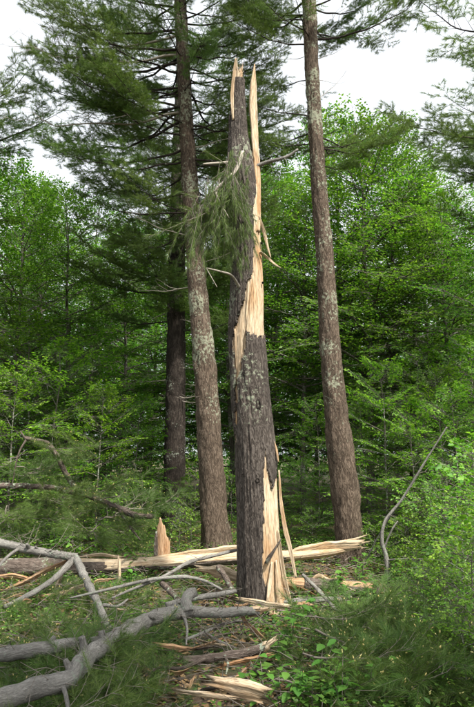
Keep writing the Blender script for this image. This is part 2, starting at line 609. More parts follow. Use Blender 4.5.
# ------------------------------------------------------------------ ground
gx = np.concatenate([[-600, -250, -110, -60, -40], np.arange(-28, 28.01, 0.25), [40, 60, 110, 250, 600]])
gy = np.concatenate([[-300, -80, -30, -12], np.arange(-4, 32.01, 0.25), [42, 60, 110, 250, 900]])
XX, YY = np.meshgrid(gx, gy)
fade = np.clip((60 - np.hypot(XX, YY)) / 25, 0, 1)
ZZ = ground_z(XX, YY) * fade
b = Buf()
nx_ = len(gx)
iy, ix = np.meshgrid(np.arange(len(gy) - 1), np.arange(nx_ - 1), indexing='ij')
F = np.stack([iy * nx_ + ix, iy * nx_ + ix + 1, (iy + 1) * nx_ + ix + 1, (iy + 1) * nx_ + ix], -1).reshape(-1, 4)
b.add(np.stack([XX, YY, ZZ], -1), F)
obj("ground", b.mesh("ground", M['ground'], True, attr=False), kind="structure")

# ------------------------------------------------------------------ broadleaf trees
def gen_broadleaf(seed, H, cb, R, nl, ntw, leaf, trunk_r, sides=8, near=False, density=1.0, lean=0.3, flat=1.0):
    r = np.random.default_rng(seed)
    wood, crown = Buf(), Buf()
    k = 7
    ts = np.linspace(0, 1, k)
    ph = r.uniform(0, TAU)
    path = np.stack([lean * np.sin(ts * 2.2 + ph) * ts * H * 0.08, lean * np.cos(ts * 2.7 + ph) * ts * H * 0.08, ts * H], 1)
    path += r.normal(size=path.shape) * np.array([1, 1, 0]) * H * 0.006 * ts[:, None]
    path[0, 2] = -0.15
    rad = trunk_r * (1 - ts) ** 0.75 + 0.004 * H / 4
    rad[0] *= 1.35
    tube(wood, path, rad, sides, step=max(0.1, H / 40), bump=0.06, freq=2, seed=seed, cap=False)
    pp, rr = smooth_path(path, rad, H / 60)
    LP, LD, LN, LS = [], [], [], []
    T0, T1, TR = [], [], []
    az = r.uniform(0, TAU)
    for i in range(nl):
        t = cb + (0.985 - cb) * ((i + r.uniform(0.1, 0.9)) / nl)
        az += 2.4 + r.normal() * 0.3
        q = (t - cb) / (1 - cb)
        length = R * (max(0.02, math.sin(math.pi * (0.28 + 0.68 * q))) ** 0.75) * r.uniform(0.72, 1.12)
        el = math.radians(12 + 48 * q ** 1.4 + r.normal() * 7)
        o_ = pp[min(len(pp) - 1, int(t * (len(pp) - 1)))]
        hd = np.array([math.cos(az), math.sin(az), 0])
        n = 7
        s = np.linspace(0, 1, n)
        curve = np.sin(el) * s - 0.30 * s ** 2 * (0.4 + 0.6 * (1 - q))
        pts = o_ + hd * (s * length * math.cos(el * 0.7))[:, None] + np.array([0, 0, 1.0]) * (curve * length)[:, None]
        pts += r.normal(size=pts.shape) * length * 0.025 * s[:, None]
        r0 = min(0.6 * rr[min(len(rr) - 1, int(t * (len(rr) - 1)))], 0.012 * length + 0.006)
        tube(wood, pts, np.linspace(r0, 0.003, n), 5, seed=seed + i, cap=False)
        dirs = norm(np.gradient(pts, axis=0))
        roll = r.normal() * 0.22 * flat
        for j in range(ntw):
            u = 0.16 + 0.84 * (j + r.uniform(0, 1)) / ntw
            f_ = u * (n - 1)
            a = min(n - 2, int(f_))
            p0 = pts[a] + (pts[a + 1] - pts[a]) * (f_ - a)
            d0 = dirs[a]
            side = 1 if j % 2 else -1
            lat = norm(np.cross(d0, np.array([0, 0, 1.0])))
            upv = np.cross(lat, d0)
            upv = norm(upv + lat * roll)
            ang = math.radians(r.uniform(35, 70)) * side
            td = norm(d0 * math.cos(ang) + norm(np.cross(d0, upv)) * math.sin(ang) + np.array([0, 0, r.normal() * 0.13 * flat]))
            tl = (length * 0.42 * (1.1 - 0.75 * u) + 0.12 * H ** 0.3) * r.uniform(0.6, 1.1)
            p1 = p0 + td * tl + np.array([0, 0, -0.07 * tl])
            T0.append(p0); T1.append(p1); TR.append(0.003 + 0.003 * tl)
            # twiglets and leaves
            nt_ = max(2, int(tl / (leaf * 1.25)))
            for w in range(nt_):
                g = 0.15 + 0.85 * (w + r.uniform(0.2, 0.8)) / nt_
                c = p0 + (p1 - p0) * g
                s2 = 1 if w % 2 else -1
                a2 = math.radians(r.uniform(35, 65)) * s2
                lt2 = norm(np.cross(td, upv))
                d2 = norm(td * math.cos(a2) + lt2 * math.sin(a2) + np.array([0, 0, r.normal() * 0.15 * flat - 0.05]))
                l2 = leaf * r.uniform(1.2, 3.0) * (1.15 - 0.5 * g)
                nn = max(2, int(l2 / leaf * 1.9 * density))
                gg = (np.arange(nn) + 0.6) / nn
                pos = c + d2 * (gg * l2)[:, None]
                sg = np.where(np.arange(nn) % 2 == 0, 1, -1)
                aa = np.radians(r.uniform(25, 65, nn)) * sg
                l3 = norm(np.cross(d2, upv))
                dd = d2 * np.cos(aa)[:, None] + l3 * np.sin(aa)[:, None]
                dd[:, 2] += r.normal(size=nn) * 0.18 * (0.4 + 0.6 * flat) - 0.2
                LP.append(pos); LD.append(dd)
                LN.append(upv + r.normal(size=(nn, 3)) * (0.15 + 0.18 * flat))
                LS.append(leaf * r.uniform(0.42, 1.2, nn))
                if nn > 3:
                    T0.append(c); T1.append(c + d2 * l2); TR.append(0.0022)
    prisms(wood, np.array(T0), np.array(T1), np.array(TR), 0.0012)
    leaves(crown, np.concatenate(LP), np.concatenate(LD), np.concatenate(LN), np.concatenate(LS), 0.58, near)
    return wood, crown


def tree_meshes(name, mat_leaf, *args, **kw):
    w, c = gen_broadleaf(*args, **kw)
    return w.mesh(name + "_trunk", M['bark_tree'], True), c.mesh(name + "_crown", M[mat_leaf], attr=False)


BIG = [tree_meshes("beech", 'leaf', 100 + i, 11.0, cb, R, nl, 22, 0.102, 0.085, density=1.2)
       for i, (cb, R, nl) in enumerate([(0.14, 3.0, 58), (0.2, 3.2, 56), (0.10, 2.6, 60), (0.24, 3.4, 54)])]
SAP = [tree_meshes("sapling", 'leaf_bright', 200 + i, 4.2, cb, R, nl, 17, 0.085, 0.026, 6, density=1.2, flat=0.35)
       for i, (cb, R, nl) in enumerate([(0.10, 1.6, 24), (0.14, 1.75, 21), (0.08, 1.45, 25)])]
SHRUB = [tree_meshes("shrub", 'leaf_bright', 300 + i, 1.5, 0.05, 0.75, (24, 18, 14)[i], 7, (0.042, 0.056, 0.075)[i], 0.012, 5, near=True)
         for i in range(3)]


def place_tree(kind, meshes, x, y, s, rz, label, cat, group=None, sz=1.0):
    z = float(ground_z(x, y)) if abs(x) < 27 and y < 31 else 0.0
    t = thing(kind, (x, y, z), label, cat, group, rz)
    t.scale = (s, s, s * sz)
    obj("trunk", meshes[0], t)
    obj("crown", meshes[1], t)
    return t


def top_scale(px, py, Y, H):
    return (P(px, py, Y)[2]) / H


# each row: pixel of the trunk, depth, pixel of the top, variant, label
BIG_LIST = [
    (8, 15.0, 178, 0, "leafy green tree with forked dark stem at the left edge"),
    (-70, 13.0, 150, 1, "tall leafy tree standing outside the left edge"),
    (62, 17.5, 196, 1, "leafy tree under the long left pine branches, sky showing through its top"),
    (118, 20.0, 225, 2, "leafy tree between the left edge trees and the dark shaded pine trunk"),
    (150, 25.0, 235, 3, "leafy tree deep behind the dark shaded pine trunk"),
    (232, 19.0, 205, 2, "leafy tree directly behind the broken snag"),
    (276, 22.0, 168, 0, "leafy tree seen between the broken snag and the right pine"),
    (303, 17.5, 190, 3, "bright green tree just left of the right pine trunk"),
    (369, 17.5, 126, 1, "tallest leafy tree with thin dark straight stem right of the right pine"),
    (412, 20.0, 165, 2, "leafy tree with rounded top under the open white sky at right"),
    (456, 17.0, 196, 0, "leafy tree with slanting stem at the right edge of the wood"),
    (340, 19.0, 128, 0, "leafy tree whose rounded top shows just right of the right pine trunk"),
    (396, 18.6, 146, 3, "leafy tree shouldering right of the tallest leafy tree"),
    (436, 21.5, 176, 0, "leafy tree filling the gap below the open white sky at right"),
    (255, 24.0, 180, 1, "leafy tree far behind the snag's pale wound"),
    (30, 21.0, 190, 2, "leafy tree filling in behind the left edge tree"),
    (92, 24.0, 205, 0, "leafy tree deep in the wood left of the dark shaded pine"),
    (520, 15.0, 190, 3, "leafy tree reaching in from beyond the right edge"),
    (610, 14.0, 170, 2, "leafy tree standing well outside the right edge"),
    (-170, 15.0, 170, 3, "leafy tree standing well outside the left edge"),
]
for i, (px, Y, py, v, lab) in enumerate(BIG_LIST):
    x = X(px, Y)
    s = top_scale(px, py, Y, 11.0)
    place_tree("beech_tree", BIG[v], x, Y, s, i * 2.1 + 0.4, lab, "tree", "leafy trees of the wood's edge")
# second rank, individually visible only as stems and tops
r2 = np.random.default_rng(5)
for i in range(34):
    px = -190 + i * 26 + r2.uniform(-12, 12)
    Y = r2.uniform(22, 36)
    s = r2.uniform(0.85, 1.1) * (0.92 if 230 < px < 300 or px > 380 else 1.0)
    place_tree("wood_tree", BIG[i % 4], X(px, Y), Y, s, r2.uniform(0, 6), "leafy tree in the dense second rank, seen only between nearer crowns", "tree",
               "second rank of trees deep in the wood", sz=1.0)

SAP_LIST = [
    (12, 11.4, 372, 0, "young beech with layered leaf sprays at the left edge above the broken pine limb"),
    (52, 12.2, 345, 1, "young beech with bright flat sprays above the broken pine limb"),
    (98, 12.0, 385, 2, "young beech between the broken pine limb and the dark shaded trunk"),
    (135, 13.5, 400, 0, "shaded young beech just left of the dark shaded pine trunk"),
    (28, 14.0, 320, 2, "taller young beech behind the left edge saplings"),
    (86, 15.0, 335, 1, "taller young beech in the gap left of the dark shaded trunk"),
    (186, 14.5, 480, 0, "low sapling in the shade between the dark trunk and the left pine"),
    (300, 13.5, 452, 1, "low sapling in the shade between the snag and the right pine"),
    (318, 15.5, 400, 2, "shaded sapling just left of the right pine trunk"),
    (384, 11.2, 372, 0, "young beech with bright layered sprays right of the right pine trunk"),
    (425, 12.6, 352, 1, "young beech behind the thin dead leaning stick"),
    (458, 10.6, 392, 2, "young beech with bright leaves at the right edge above the shrubs"),
    (500, 11.5, 350, 0, "young beech mostly outside the right edge"),
    (-40, 11.5, 350, 1, "young beech mostly outside the left edge"),
    (412, 10.5, 415, 1, "young beech with flat bright sprays just right of the thin dead sapling"),
    (442, 11.6, 372, 2, "young beech rising behind the right edge thicket"),
    (478, 12.4, 345, 0, "taller young beech at the right edge behind the thicket"),
    (366, 12.6, 400, 1, "young beech whose sprays show right beside the right pine trunk"),
    (360, 14.2, 430, 2, "shaded sapling behind the right pine's base"),
]
for i, (px, Y, py, v, lab) in enumerate(SAP_LIST):
    place_tree("beech_sapling", SAP[v], X(px, Y), Y, top_scale(px, py, Y, 4.2), i * 1.7, lab, "sapling", "young beeches under the trees")

# far wood: one mass
r3 = np.random.default_rng(9)
fb = Buf()
nc = 2000
ang = r3.uniform(-1.15, 1.15, nc)
dist = r3.uniform(36, 62, nc)
cx, cyy = np.sin(ang) * dist, np.cos(ang) * dist
top = 10.0 + 3.0 * vnoise(ang * 9, 0.3, 0, 2)
cz = r3.uniform(0.0, 1.0, nc) ** 0.8 * top
per = 110
pos = np.repeat(np.stack([cx, cyy, cz], 1), per, 0) + r3.normal(size=(nc * per, 3)) * np.array([1.5, 1.5, 0.55])
pos = pos[pos[:, 2] > 0.05]
dd = r3.normal(size=pos.shape) * np.array([1, 1, 0.5])
leaves(fb, pos, dd, np.array([0, 0, 1.0]) + r3.normal(size=pos.shape) * 0.5, r3.uniform(0.18, 0.36, len(pos)), 0.6)
obj("distant_wood", fb.mesh("distant_wood", M['leaf_far'], attr=False), kind="stuff")

# ------------------------------------------------------------------ pines
def gen_pine_branch(seed, L, up=0.12, upturn=0.25, ntw=22, ln=0.10, nw=0.004, tuft=15, bare=0.3, r0=0.03, fill=1.0,
                    candles=0.0, twl=0.34, sag=0.0, dead=False):
    r = np.random.default_rng(seed)
    wood, ndl, cnd = Buf(), Buf(), Buf()
    n = 10
    s = np.linspace(0, 1, n)
    pts = np.stack([s * L, np.cumsum(r.normal(size=n)) * L * 0.012, up * s * L + upturn * L * s ** 2.4 * 0.5 - 0.09 * L * np.sin(s * math.pi)], 1)
    pts[1:] += r.normal(size=(n - 1, 3)) * L * 0.008
    tube(wood, pts, r0 * (1 - s * 0.9), 6, step=L / 24, seed=seed, cap=True)
    dirs = norm(np.gradient(pts, axis=0))
    T0, T1, R0 = [], [], []
    TP, TD, tips, tipd = [], [], [], []
    for j in range(ntw):
        u = bare + (1 - bare) * (j + r.uniform(0, 0.9)) / ntw
        f_ = u * (n - 1)
        a = min(n - 2, int(f_))
        p0 = pts[a] + (pts[a + 1] - pts[a]) * (f_ - a)
        d0 = dirs[a]
        side = 1 if j % 2 else -1
        lat = norm(np.cross(d0, np.array([0, 0, 1.0])))
        an = math.radians(r.uniform(35, 68)) * side
        td = norm(d0 * math.cos(an) + lat * math.sin(an) + np.array([0, 0, r.normal() * 0.22 + 0.06]))
        tl = L * twl * (1.15 - 0.8 * u) * r.uniform(0.55, 1.15) + ln
        mid = p0 + td * tl * 0.5
        td2 = norm(td + np.array([0, 0, 0.18]) + r.normal(size=3) * 0.15)
        p1 = mid + td2 * tl * 0.5
        T0 += [p0, mid]; T1 += [mid, p1]; R0 += [0.002 + 0.006 * tl, 0.002 + 0.003 * tl]
        ns = max(2, int(tl / (ln * 1.1) * fill))
        for k in range(ns):
            g = 0.25 + 0.75 * (k + r.uniform(0, 1)) / ns
            c = p0 + (mid - p0) * (g * 2) if g < 0.5 else mid + (p1 - mid) * (g * 2 - 1)
            s2 = 1 if k % 2 else -1
            a2 = math.radians(r.uniform(25, 65)) * s2
            lt = norm(np.cross(td, np.array([0, 0, 1.0])))
            d2 = norm(td * math.cos(a2) + lt * math.sin(a2) + np.array([0, 0, r.normal() * 0.28 + 0.12 - sag]))
            l2 = ln * r.uniform(0.9, 2.2)
            T0.append(c); T1.append(c + d2 * l2); R0.append(0.0022)
            nk = 1 + int(l2 / (ln * 0.75))
            for q in range(nk):
                TP.append(c + d2 * l2 * (q + 1) / nk); TD.append(d2)
            tips.append(c + d2 * l2); tipd.append(norm(d2 + np.array([0, 0, 0.7])))
        TP.append(p1); TD.append(td2)
        tips.append(p1); tipd.append(norm(td2 + np.array([0, 0, 0.6])))
    for q in range(4):
        TP.append(pts[-1] - dirs[-1] * ln * 0.6 * q); TD.append(dirs[-1])
    prisms(wood, np.array(T0), np.array(T1), np.array(R0), 0.0015)
    if not dead:
        needles(ndl, np.array(TP), np.array(TD), tuft, ln, nw, r, sag=sag)
    if candles > 0:
        sel = r.uniform(size=len(tips)) < candles
        tp, tdr = np.array(tips)[sel], np.array(tipd)[sel]
        tp = np.concatenate([tp, tp + norm(r.normal(size=tp.shape)) * 0.014])
        tdr = np.concatenate([tdr, norm(tdr + r.normal(size=tdr.shape) * 0.3)])
        spindles(cnd, tp + tdr * 0.03, tdr, r.uniform(0.02, 0.04, len(tp)), 0.006)
    return wood, ndl, cnd


PBR = []
for i in range(6):
    w, n, c = gen_pine_branch(400 + i, 3.2, up=0.10 + 0.05 * (i % 3), upturn=0.2, ntw=34, ln=0.11, nw=0.0055, tuft=20, fill=1.25, bare=0.26 + 0.04 * (i % 2))
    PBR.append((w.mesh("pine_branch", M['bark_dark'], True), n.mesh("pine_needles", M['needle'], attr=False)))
DBR = []
for i in range(3):
    w, n, c = gen_pine_branch(450 + i, 2.0, up=0.02, upturn=-0.1, ntw=9, ln=0.12, bare=0.25, r0=0.018, dead=True, twl=0.25)
    DBR.append(w.mesh("dead_branch", M['bare_wood'], True))


def pine(rows, Y, H, label, group, branches, dead, seed, mat='bark_pine', n=26, knots=True):
    """rows: (py, centre px, width px) of the trunk from base to the frame's top; goes on up to height H"""
    base = P(rows[0][1], rows[0][0], Y)
    base[2] = float(ground_z(base[0], Y))
    t = thing("pine_tree", base, label, "tree", group)
    pts, rad = [], []
    for py, px, w in rows:
        p = P(px, py, Y)
        pts.append(p)
        rad.append(w * 0.5 * np.linalg.norm(p[1:] - np.array([0, CAM_H])) / FPX)
    pts = np.array(pts)
    pts[0, 2] = base[2] - 0.12
    rad[0] *= 1.12
    d = (pts[-1] - pts[-3])
    d = d / d[2]
    z0 = pts[-1][2]
    more = [pts[-1] + d * (H - z0) * f for f in (0.35, 0.7, 1.0)]
    pts = np.vstack([pts, more])
    rad = np.array(rad + [rad[-1] * 0.75, rad[-1] * 0.42, 0.02])
    b = Buf()
    tube(b, pts, rad, n * 2, step=0.035, bump=0.055, freq=5, seed=seed, rough=0.011)
    obj("trunk", b.mesh("trunk", M[mat], True, base), t)
    sp, sr = smooth_path(pts, rad, 0.1)
    rr_ = random.Random(seed)

    def attach(z, az, length, tilt, dead_=False, v=None):
        k = int(np.argmin(np.abs(sp[:, 2] - z)))
        o_ = sp[k] - base
        if dead_:
            me, s = DBR[rr_.randrange(len(DBR))], length / 2.0
        else:
            me, s = PBR[rr_.randrange(len(PBR)) if v is None else v], length / 3.2
        br = obj("branch" if not dead_ else "dead_branch", me if dead_ else me[0], t, o_, (rr_.uniform(-0.3, 0.3), -tilt, az))
        br.scale = (s, s, s)
        if not dead_:
            obj("foliage", me[1], br, kind="stuff")
    for br in branches:
        attach(*br)
    for br in dead:
        attach(*br, True)
    return t


def zpx(py, Y):
    return P(237, py, Y)[2]


LEFT_ROWS = [(553, 218, 33), (540, 216.5, 30), (520, 214.5, 27.5), (480, 212, 25.5), (440, 209.5, 24), (400, 207, 22.5), (350, 203.5, 21.5), (300, 198.5, 19.5),
             (250, 195, 17.5), (180, 189.5, 15), (100, 185, 12.5), (40, 182, 11), (0, 180, 10)]
YL = 11.0
R_ = random.Random(3)
lb = []
A180 = math.pi
# long tiers towards the left, read from the photograph
for py, ln_, az, tilt in [(50, 2.7, 3.25, 0.02), (64, 2.9, 2.9, 0.0), (30, 2.6, 3.0, 0.08), (8, 2.4, 3.3, 0.12), (105, 2.6, 3.1, -0.08), (60, 1.4, -1.9, 0.1), (95, 1.2, -1.2, 0.1), (120, 1.1, -0.8, 0.05), (30, 1.5, -1.5, 0.15), (150, 1.3, 0.4, 0.0), (165, 1.2, 1.0, 0.0), (112, 2.4, 3.5, -0.02), (120, 2.8, 2.7, -0.16), (85, 2.6, 2.5, 0.0), (150, 2.5, 3.0, -0.18),
                          (160, 2.1, 3.4, -0.2), (190, 2.0, 2.8, -0.05), (212, 1.9, 3.15, -0.05), (200, 1.6, 2.2, -0.1), (232, 1.7, 2.6, -0.12),
                          (45, 2.0, 0.3, 0.2), (110, 1.6, 0.1, 0.0), (85, 1.8, -0.1, 0.05), (60, 1.9, 0.0, 0.1), (135, 1.3, -0.3, 0.0), (25, 1.9, 0.2, 0.15), (70, 1.2, -1.0, 0.05), (175, 1.2, 0.3, 0.0), (70, 2.0, 0.6, 0.1), (98, 1.7, 0.2, 0.05), (130, 1.6, 0.8, 0.1), (20, 1.7, -0.4, 0.2), (15, 2.4, 1.6, 0.1),
                          (60, 2.5, 1.8, 0.1), (140, 2.2, 1.5, 0.0), (180, 2.0, 1.2, 0.0), (90, 2.6, 1.3, 0.0), (5, 1.9, -1.0, 0.3), (42, 1.8, -2.3, 0.12), (75, 2.2, -2.6, 0.1), (125, 1.8, -2.5, 0.0),
                          (220, 1.6, 1.8, 0.0), (170, 2.4, 2.2, -0.1), (100, 2.9, 2.2, 0.0), (55, 2.9, 2.3, 0.1)]:
    lb.append((zpx(py, YL), az, ln_, tilt))
for i in range(22):
    lb.append((R_.uniform(zpx(215, YL), zpx(0, YL)), R_.choice([R_.uniform(1.8, 4.2), R_.uniform(-0.7, 1.3)]), R_.uniform(1.2, 2.3), R_.uniform(-0.12, 0.15)))
for i in range(26):
    lb.append((R_.uniform(9.4, 15.5), R_.uniform(0, TAU), R_.uniform(1.6, 3.2), R_.uniform(0.0, 0.35)))
ld = [(zpx(112, YL), 3.12, 2.9, -0.02), (zpx(52, YL), 3.2, 2.9, 0.05), (zpx(36, YL), 3.0, 2.8, 0.1)] + [(zpx(py, YL), az, l, tl) for py, az, l, tl in [(285, 2.9, 1.1, 0.02), (262, -0.5, 0.8, 0.2), (320, -2.6, 0.35, 0.1), (368, 2.9, 0.4, 0.05), (385, -2.7, 0.35, 0.0), (395, -2.3, 0.3, -0.1),
                                                 (236, 3.7, 1.2, 0.2), (225, 0.2, 1.0, 0.1), (150, -0.2, 1.3, 0.3)]]
pine(LEFT_ROWS, YL, 16.5, "tall lichen-spotted pine left of the broken snag with long branches reaching left", "tall standing pines", lb, ld, 21)

RIGHT_ROWS = [(566, 351.5, 31), (550, 350, 28.5), (520, 348, 27), (500, 346, 27), (470, 343, 26), (450, 341, 26.5), (440, 339, 25.5), (400, 335, 22.5), (350, 330.5, 20.5), (300, 327.5, 18.5),
              (250, 324.5, 17), (200, 320, 15), (130, 315.5, 13.5), (60, 311.5, 12.5), (0, 309, 12)]
YR = 10.0
rb = []
for py, ln_, az, tilt in [(42, 2.2, 0.1, 0.25), (30, 1.5, 0.5, 0.2), (10, 1.6, -0.3, 0.3), (20, 1.4, 2.8, 0.2), (45, 1.5, 3.2, 0.15), (75, 1.1, 2.6, 0.1), (5, 1.6, 2.2, 0.2), (30, 1.3, 3.6, 0.15),
                          (15, 1.4, 1.4, 0.2), (2, 1.3, -1.2, 0.3), (135, 1.5, 0.6, 0.05), (146, 1.5, 0.3, 0.1), (142, 1.6, 1.2, 0.1), (128, 1.4, 2.5, 0.0), (142, 1.2, 2.9, 0.0), (118, 1.3, 3.3, 0.05), (150, 1.2, -0.2, 0.05), (40, 1.2, -1.9, 0.2), (12, 1.5, 3.0, 0.2), (25, 1.5, 0.9, 0.2), (160, 1.1, 0.9, 0.0)]:
    rb.append((zpx(py, YR), az, ln_, tilt))
for i in range(26):
    rb.append((R_.uniform(8.6, 14.5), R_.uniform(0, TAU), R_.uniform(1.3, 2.4), R_.uniform(0.05, 0.4)))
rd = [(zpx(py, YR), az, l, tl) for py, az, l, tl in [(98, 0.2, 0.85, 0.85), (75, 0.4, 0.6, 0.1), (60, 0.1, 0.7, 0.5), (110, 2.9, 0.5, 0.3), (88, 3.3, 0.5, 0.5), (52, 2.7, 0.7, 0.2), (240, 0.4, 0.4, 0.3), (470, 0.2, 0.25, 0.3)]]
right_pine = pine(RIGHT_ROWS, YR, 15.5, "bare-stemmed pine right of the broken snag with a swollen knot low on its trunk", "tall standing pines", rb, rd, 22)

DARK_ROWS = [(523, 173, 23), (480, 174, 21), (420, 175, 20), (350, 176, 18.5), (300, 176, 17.5), (250, 177, 16), (200, 178, 14.5), (150, 179, 13)]
YD = 16.0
db = []
for i in range(38):
    db.append((R_.uniform(4.4, 8.6), R_.uniform(0, TAU), R_.uniform(1.8, 3.0), R_.uniform(-0.15, 0.1)))
for i in range(22):
    db.append((R_.uniform(8.5, 12.5), R_.uniform(0, TAU), R_.uniform(1.2, 2.4), R_.uniform(0.0, 0.35)))
db += [(R_.uniform(4.8, 8.0), R_.uniform(-2.6, -0.6), R_.uniform(1.0, 1.9), R_.uniform(-0.1, 0.15)) for i in range(16)]
dd_ = [(R_.uniform(2.0, 4.6), R_.uniform(0, TAU), R_.uniform(0.6, 1.4), 0.0) for i in range(9)]
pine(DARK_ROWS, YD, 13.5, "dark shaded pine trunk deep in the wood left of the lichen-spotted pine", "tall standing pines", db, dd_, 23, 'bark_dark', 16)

# pines whose branches reach into the frame from its edges
EDGE = [(-75, 13.0, 14.5, "pine outside the left edge whose plumes show under the white sky", (3.4, 11.5), (6.2, 13.5), 24),
        (578, 10.5, 15.5, "pine outside the right edge whose dark branch tips hang into the corner", (2.6, 10.0), (5.4, 9.4), 25)]
for px, Y, H, lab, _, zr, sd_ in EDGE:
    rows = [(455 + (1.6) * FPX / Y, px, 30), (420, px, 24), (300, px - 2, 19), (180, px - 3, 15), (60, px - 4, 12)]
    eb = []
    for i in range(40 if px < 0 else 24):
        eb.append((R_.choice([R_.uniform(6.7, 8.7), R_.uniform(12.0, 13.6)]) if px < 0 else R_.uniform(*zr), R_.uniform(0, TAU), R_.uniform(1.8, 3.2), R_.uniform(-0.15, 0.2)))
    pine(rows, Y, H, lab, "tall standing pines", eb, [], sd_, 'bark_pine', 14)

# unseen pines added on the viewer's side of the clearing to shade the foreground
for k, (x, y, lab) in enumerate([(4.2, -0.9, "unseen pine added for shade beside the viewpoint, outside the right of the frame"), (-3.4, -1.5, "unseen pine added for shade beside the viewpoint, outside the left of the frame")]):
    t = thing("pine_tree", (x, y, 0), lab, "tree", "tall standing pines")
    b = Buf()
    tube(b, [(0, 0, -0.2), (0.05, 0.05, 5), (0.1, 0, 10), (0.1, 0.1, 15)], [0.22, 0.18, 0.12, 0.02], 12, 0.2, 0.05, 3, 70 + k)
    obj("trunk", b.mesh("trunk", M['bark_pine'], True), t)
    for i in range(40):
        z = R_.uniform(8.2, 14.6)
        br = obj("branch", (v := PBR[R_.randrange(6)])[0], t, (0.1, 0, z), (0, -R_.uniform(-0.1, 0.3), R_.uniform(0, TAU)))
        br.scale = (R_.uniform(0.65, 1.0) * (1 - (z - 8) / 11),) * 3
        obj("foliage", v[1], br, kind="stuff")

# ------------------------------------------------------------------ split timber: bark shell over a wood core
def inside(poly, u, v):
    u, v = np.asarray(u, float), np.asarray(v, float)
    c = np.zeros(u.shape, bool)
    n = len(poly)
    for i in range(n):
        x1, y1 = poly[i]
        x2, y2 = poly[(i + 1) % n]
        if y1 == y2:
            continue
        cond = ((y1 > v) != (y2 > v)) & (u < (x2 - x1) * (v - y1) / (y2 - y1) + x1)
        c ^= cond
    return c


def shard(buf, pts, wid, thick, across, jag=0.25, seed=0, step=0.03, fray=0.0):
    """a torn slab of wood: lens-shaped strip along pts, width along 'across', ragged edges and ends"""
    pts = np.asarray(pts, float)
    wid = np.asarray(wid, float)
    p, w = smooth_path(pts, wid, step)
    T, _, _ = frames(p)
    ac = np.asarray(across, float)
    A_ = norm(ac - T * (T @ ac)[:, None])
    Nn = np.cross(T, A_)
    m = len(p)
    s = np.concatenate([[0], np.cumsum(np.linalg.norm(np.diff(p, axis=0), axis=1))])
    n = 24
    k = np.arange(n)
    # flattened, splintery section: sharp fibre ridges running along the piece
    ca, sa = np.cos(k / n * TAU), np.sin(k / n * TAU)
    sec_w = np.sign(ca) * np.abs(ca) ** 0.8
    sec_t = np.sign(sa) * np.abs(sa) ** 0.45
    jw = 1 + jag * vnoise(s[:, None] * 4.5, np.sign(ca)[None] * 3 + 5, 0, seed) + 0.3 * jag * vnoise(s[:, None] * 23, np.sign(ca)[None] * 3 + 5, 1, seed)
    fib = np.random.default_rng(seed).uniform(-1, 1, n)
    th = np.minimum(thick, w * 0.9)[:, None] * (1 + 0.2 * fib[None] + 0.35 * vnoise(k[None] * 1.7, s[:, None] * 5, 0, seed + 1))
    V = p[:, None] + (0.5 * w[:, None] * jw * (sec_w + 0.05 * np.roll(fib, 3))[None])[..., None] * A_[:, None] + (0.5 * th * sec_t[None])[..., None] * Nn[:, None]
    if fray:
        for e, sgn in ((0, -1), (m - 1, 1)):
            V[e] = V[e] + T[e][None] * (sgn * fray * 2.2 * np.random.default_rng(seed + e).uniform(0, 1, n) ** 2)[:, None]
    A = np.stack([np.broadcast_to(0.5 * w[:, None] * sec_w[None], (m, n)), np.broadcast_to(sec_t[None] * 0.02, (m, n)), np.broadcast_to(s[:, None], (m, n))], -1) + np.array([seed * 0.37, 0, seed * 1.1])
    b0 = buf.n
    buf.add(V, grid_faces(m, n), A)
    for e in (0, m - 1):
        c = buf.n
        buf.add(V[e].mean(0)[None], np.zeros((0, 3)), A[e].mean(0)[None])
        ring = b0 + e * n + k
        tri = np.stack([ring, np.roll(ring, -1), np.full(n, c)], -1)
        buf.more(tri if e else tri[:, ::-1])


# ---- the snag
YS = 7.5
SN_ROWS = [(606, 235, 289), (597, 236.5, 286.5), (585, 237, 285), (570, 237.5, 283.5), (540, 237, 281.5), (500, 236.5, 279), (450, 235, 276), (400, 231.5, 270.5), (350, 229, 265.8), (330, 228.5, 265),
           (310, 229.5, 265), (290, 230.5, 264.7), (270, 231, 264), (250, 230.5, 263), (220, 229, 261.5), (190, 228, 259), (165, 227.5, 255), (150, 228, 250.5), (135, 228.7, 247.5), (120, 229.3, 246.3), (95, 231, 245), (75, 232.2, 244), (58, 233, 243.5)]
rows = np.array(SN_ROWS, float)
py_f = np.linspace(606, 58, 460)
Lf = np.interp(-py_f, -rows[:, 0], rows[:, 1])
Rf = np.interp(-py_f, -rows[:, 0], rows[:, 2])
ker = np.ones(13) / 13
Lf = np.convolve(np.pad(Lf, 6, 'edge'), ker, 'valid')
Rf = np.convolve(np.pad(Rf, 6, 'edge'), ker, 'valid')
cen = np.array([P((l + r) / 2, v, YS) for l, r, v in zip(Lf, Rf, py_f)])
dist_ = np.linalg.norm(cen - np.array([0, 0, CAM_H]), axis=1) * math.cos(PITCH)
rad_ = (Rf - Lf) / 2 * YS / FPX / (math.cos(PITCH) - (353.5 - py_f) / FPX * math.sin(PITCH))
NA = 160
phi = (np.arange(NA) / NA) * TAU - math.pi           # 0 faces the camera, + to the right
s_ = np.concatenate([[0], np.cumsum(np.linalg.norm(np.diff(cen, axis=0), axis=1))])
UU = (Lf[:, None] + Rf[:, None]) / 2 + (Rf - Lf)[:, None] / 2 * np.sin(phi)[None]
VV = np.repeat(py_f[:, None], NA, 1)
wob = 1.1 * vnoise(phi[None] * 9, s_[:, None] * 5, 0, 41) + 0.8 * vnoise(phi[None] * 26, s_[:, None] * 9, 0, 42)
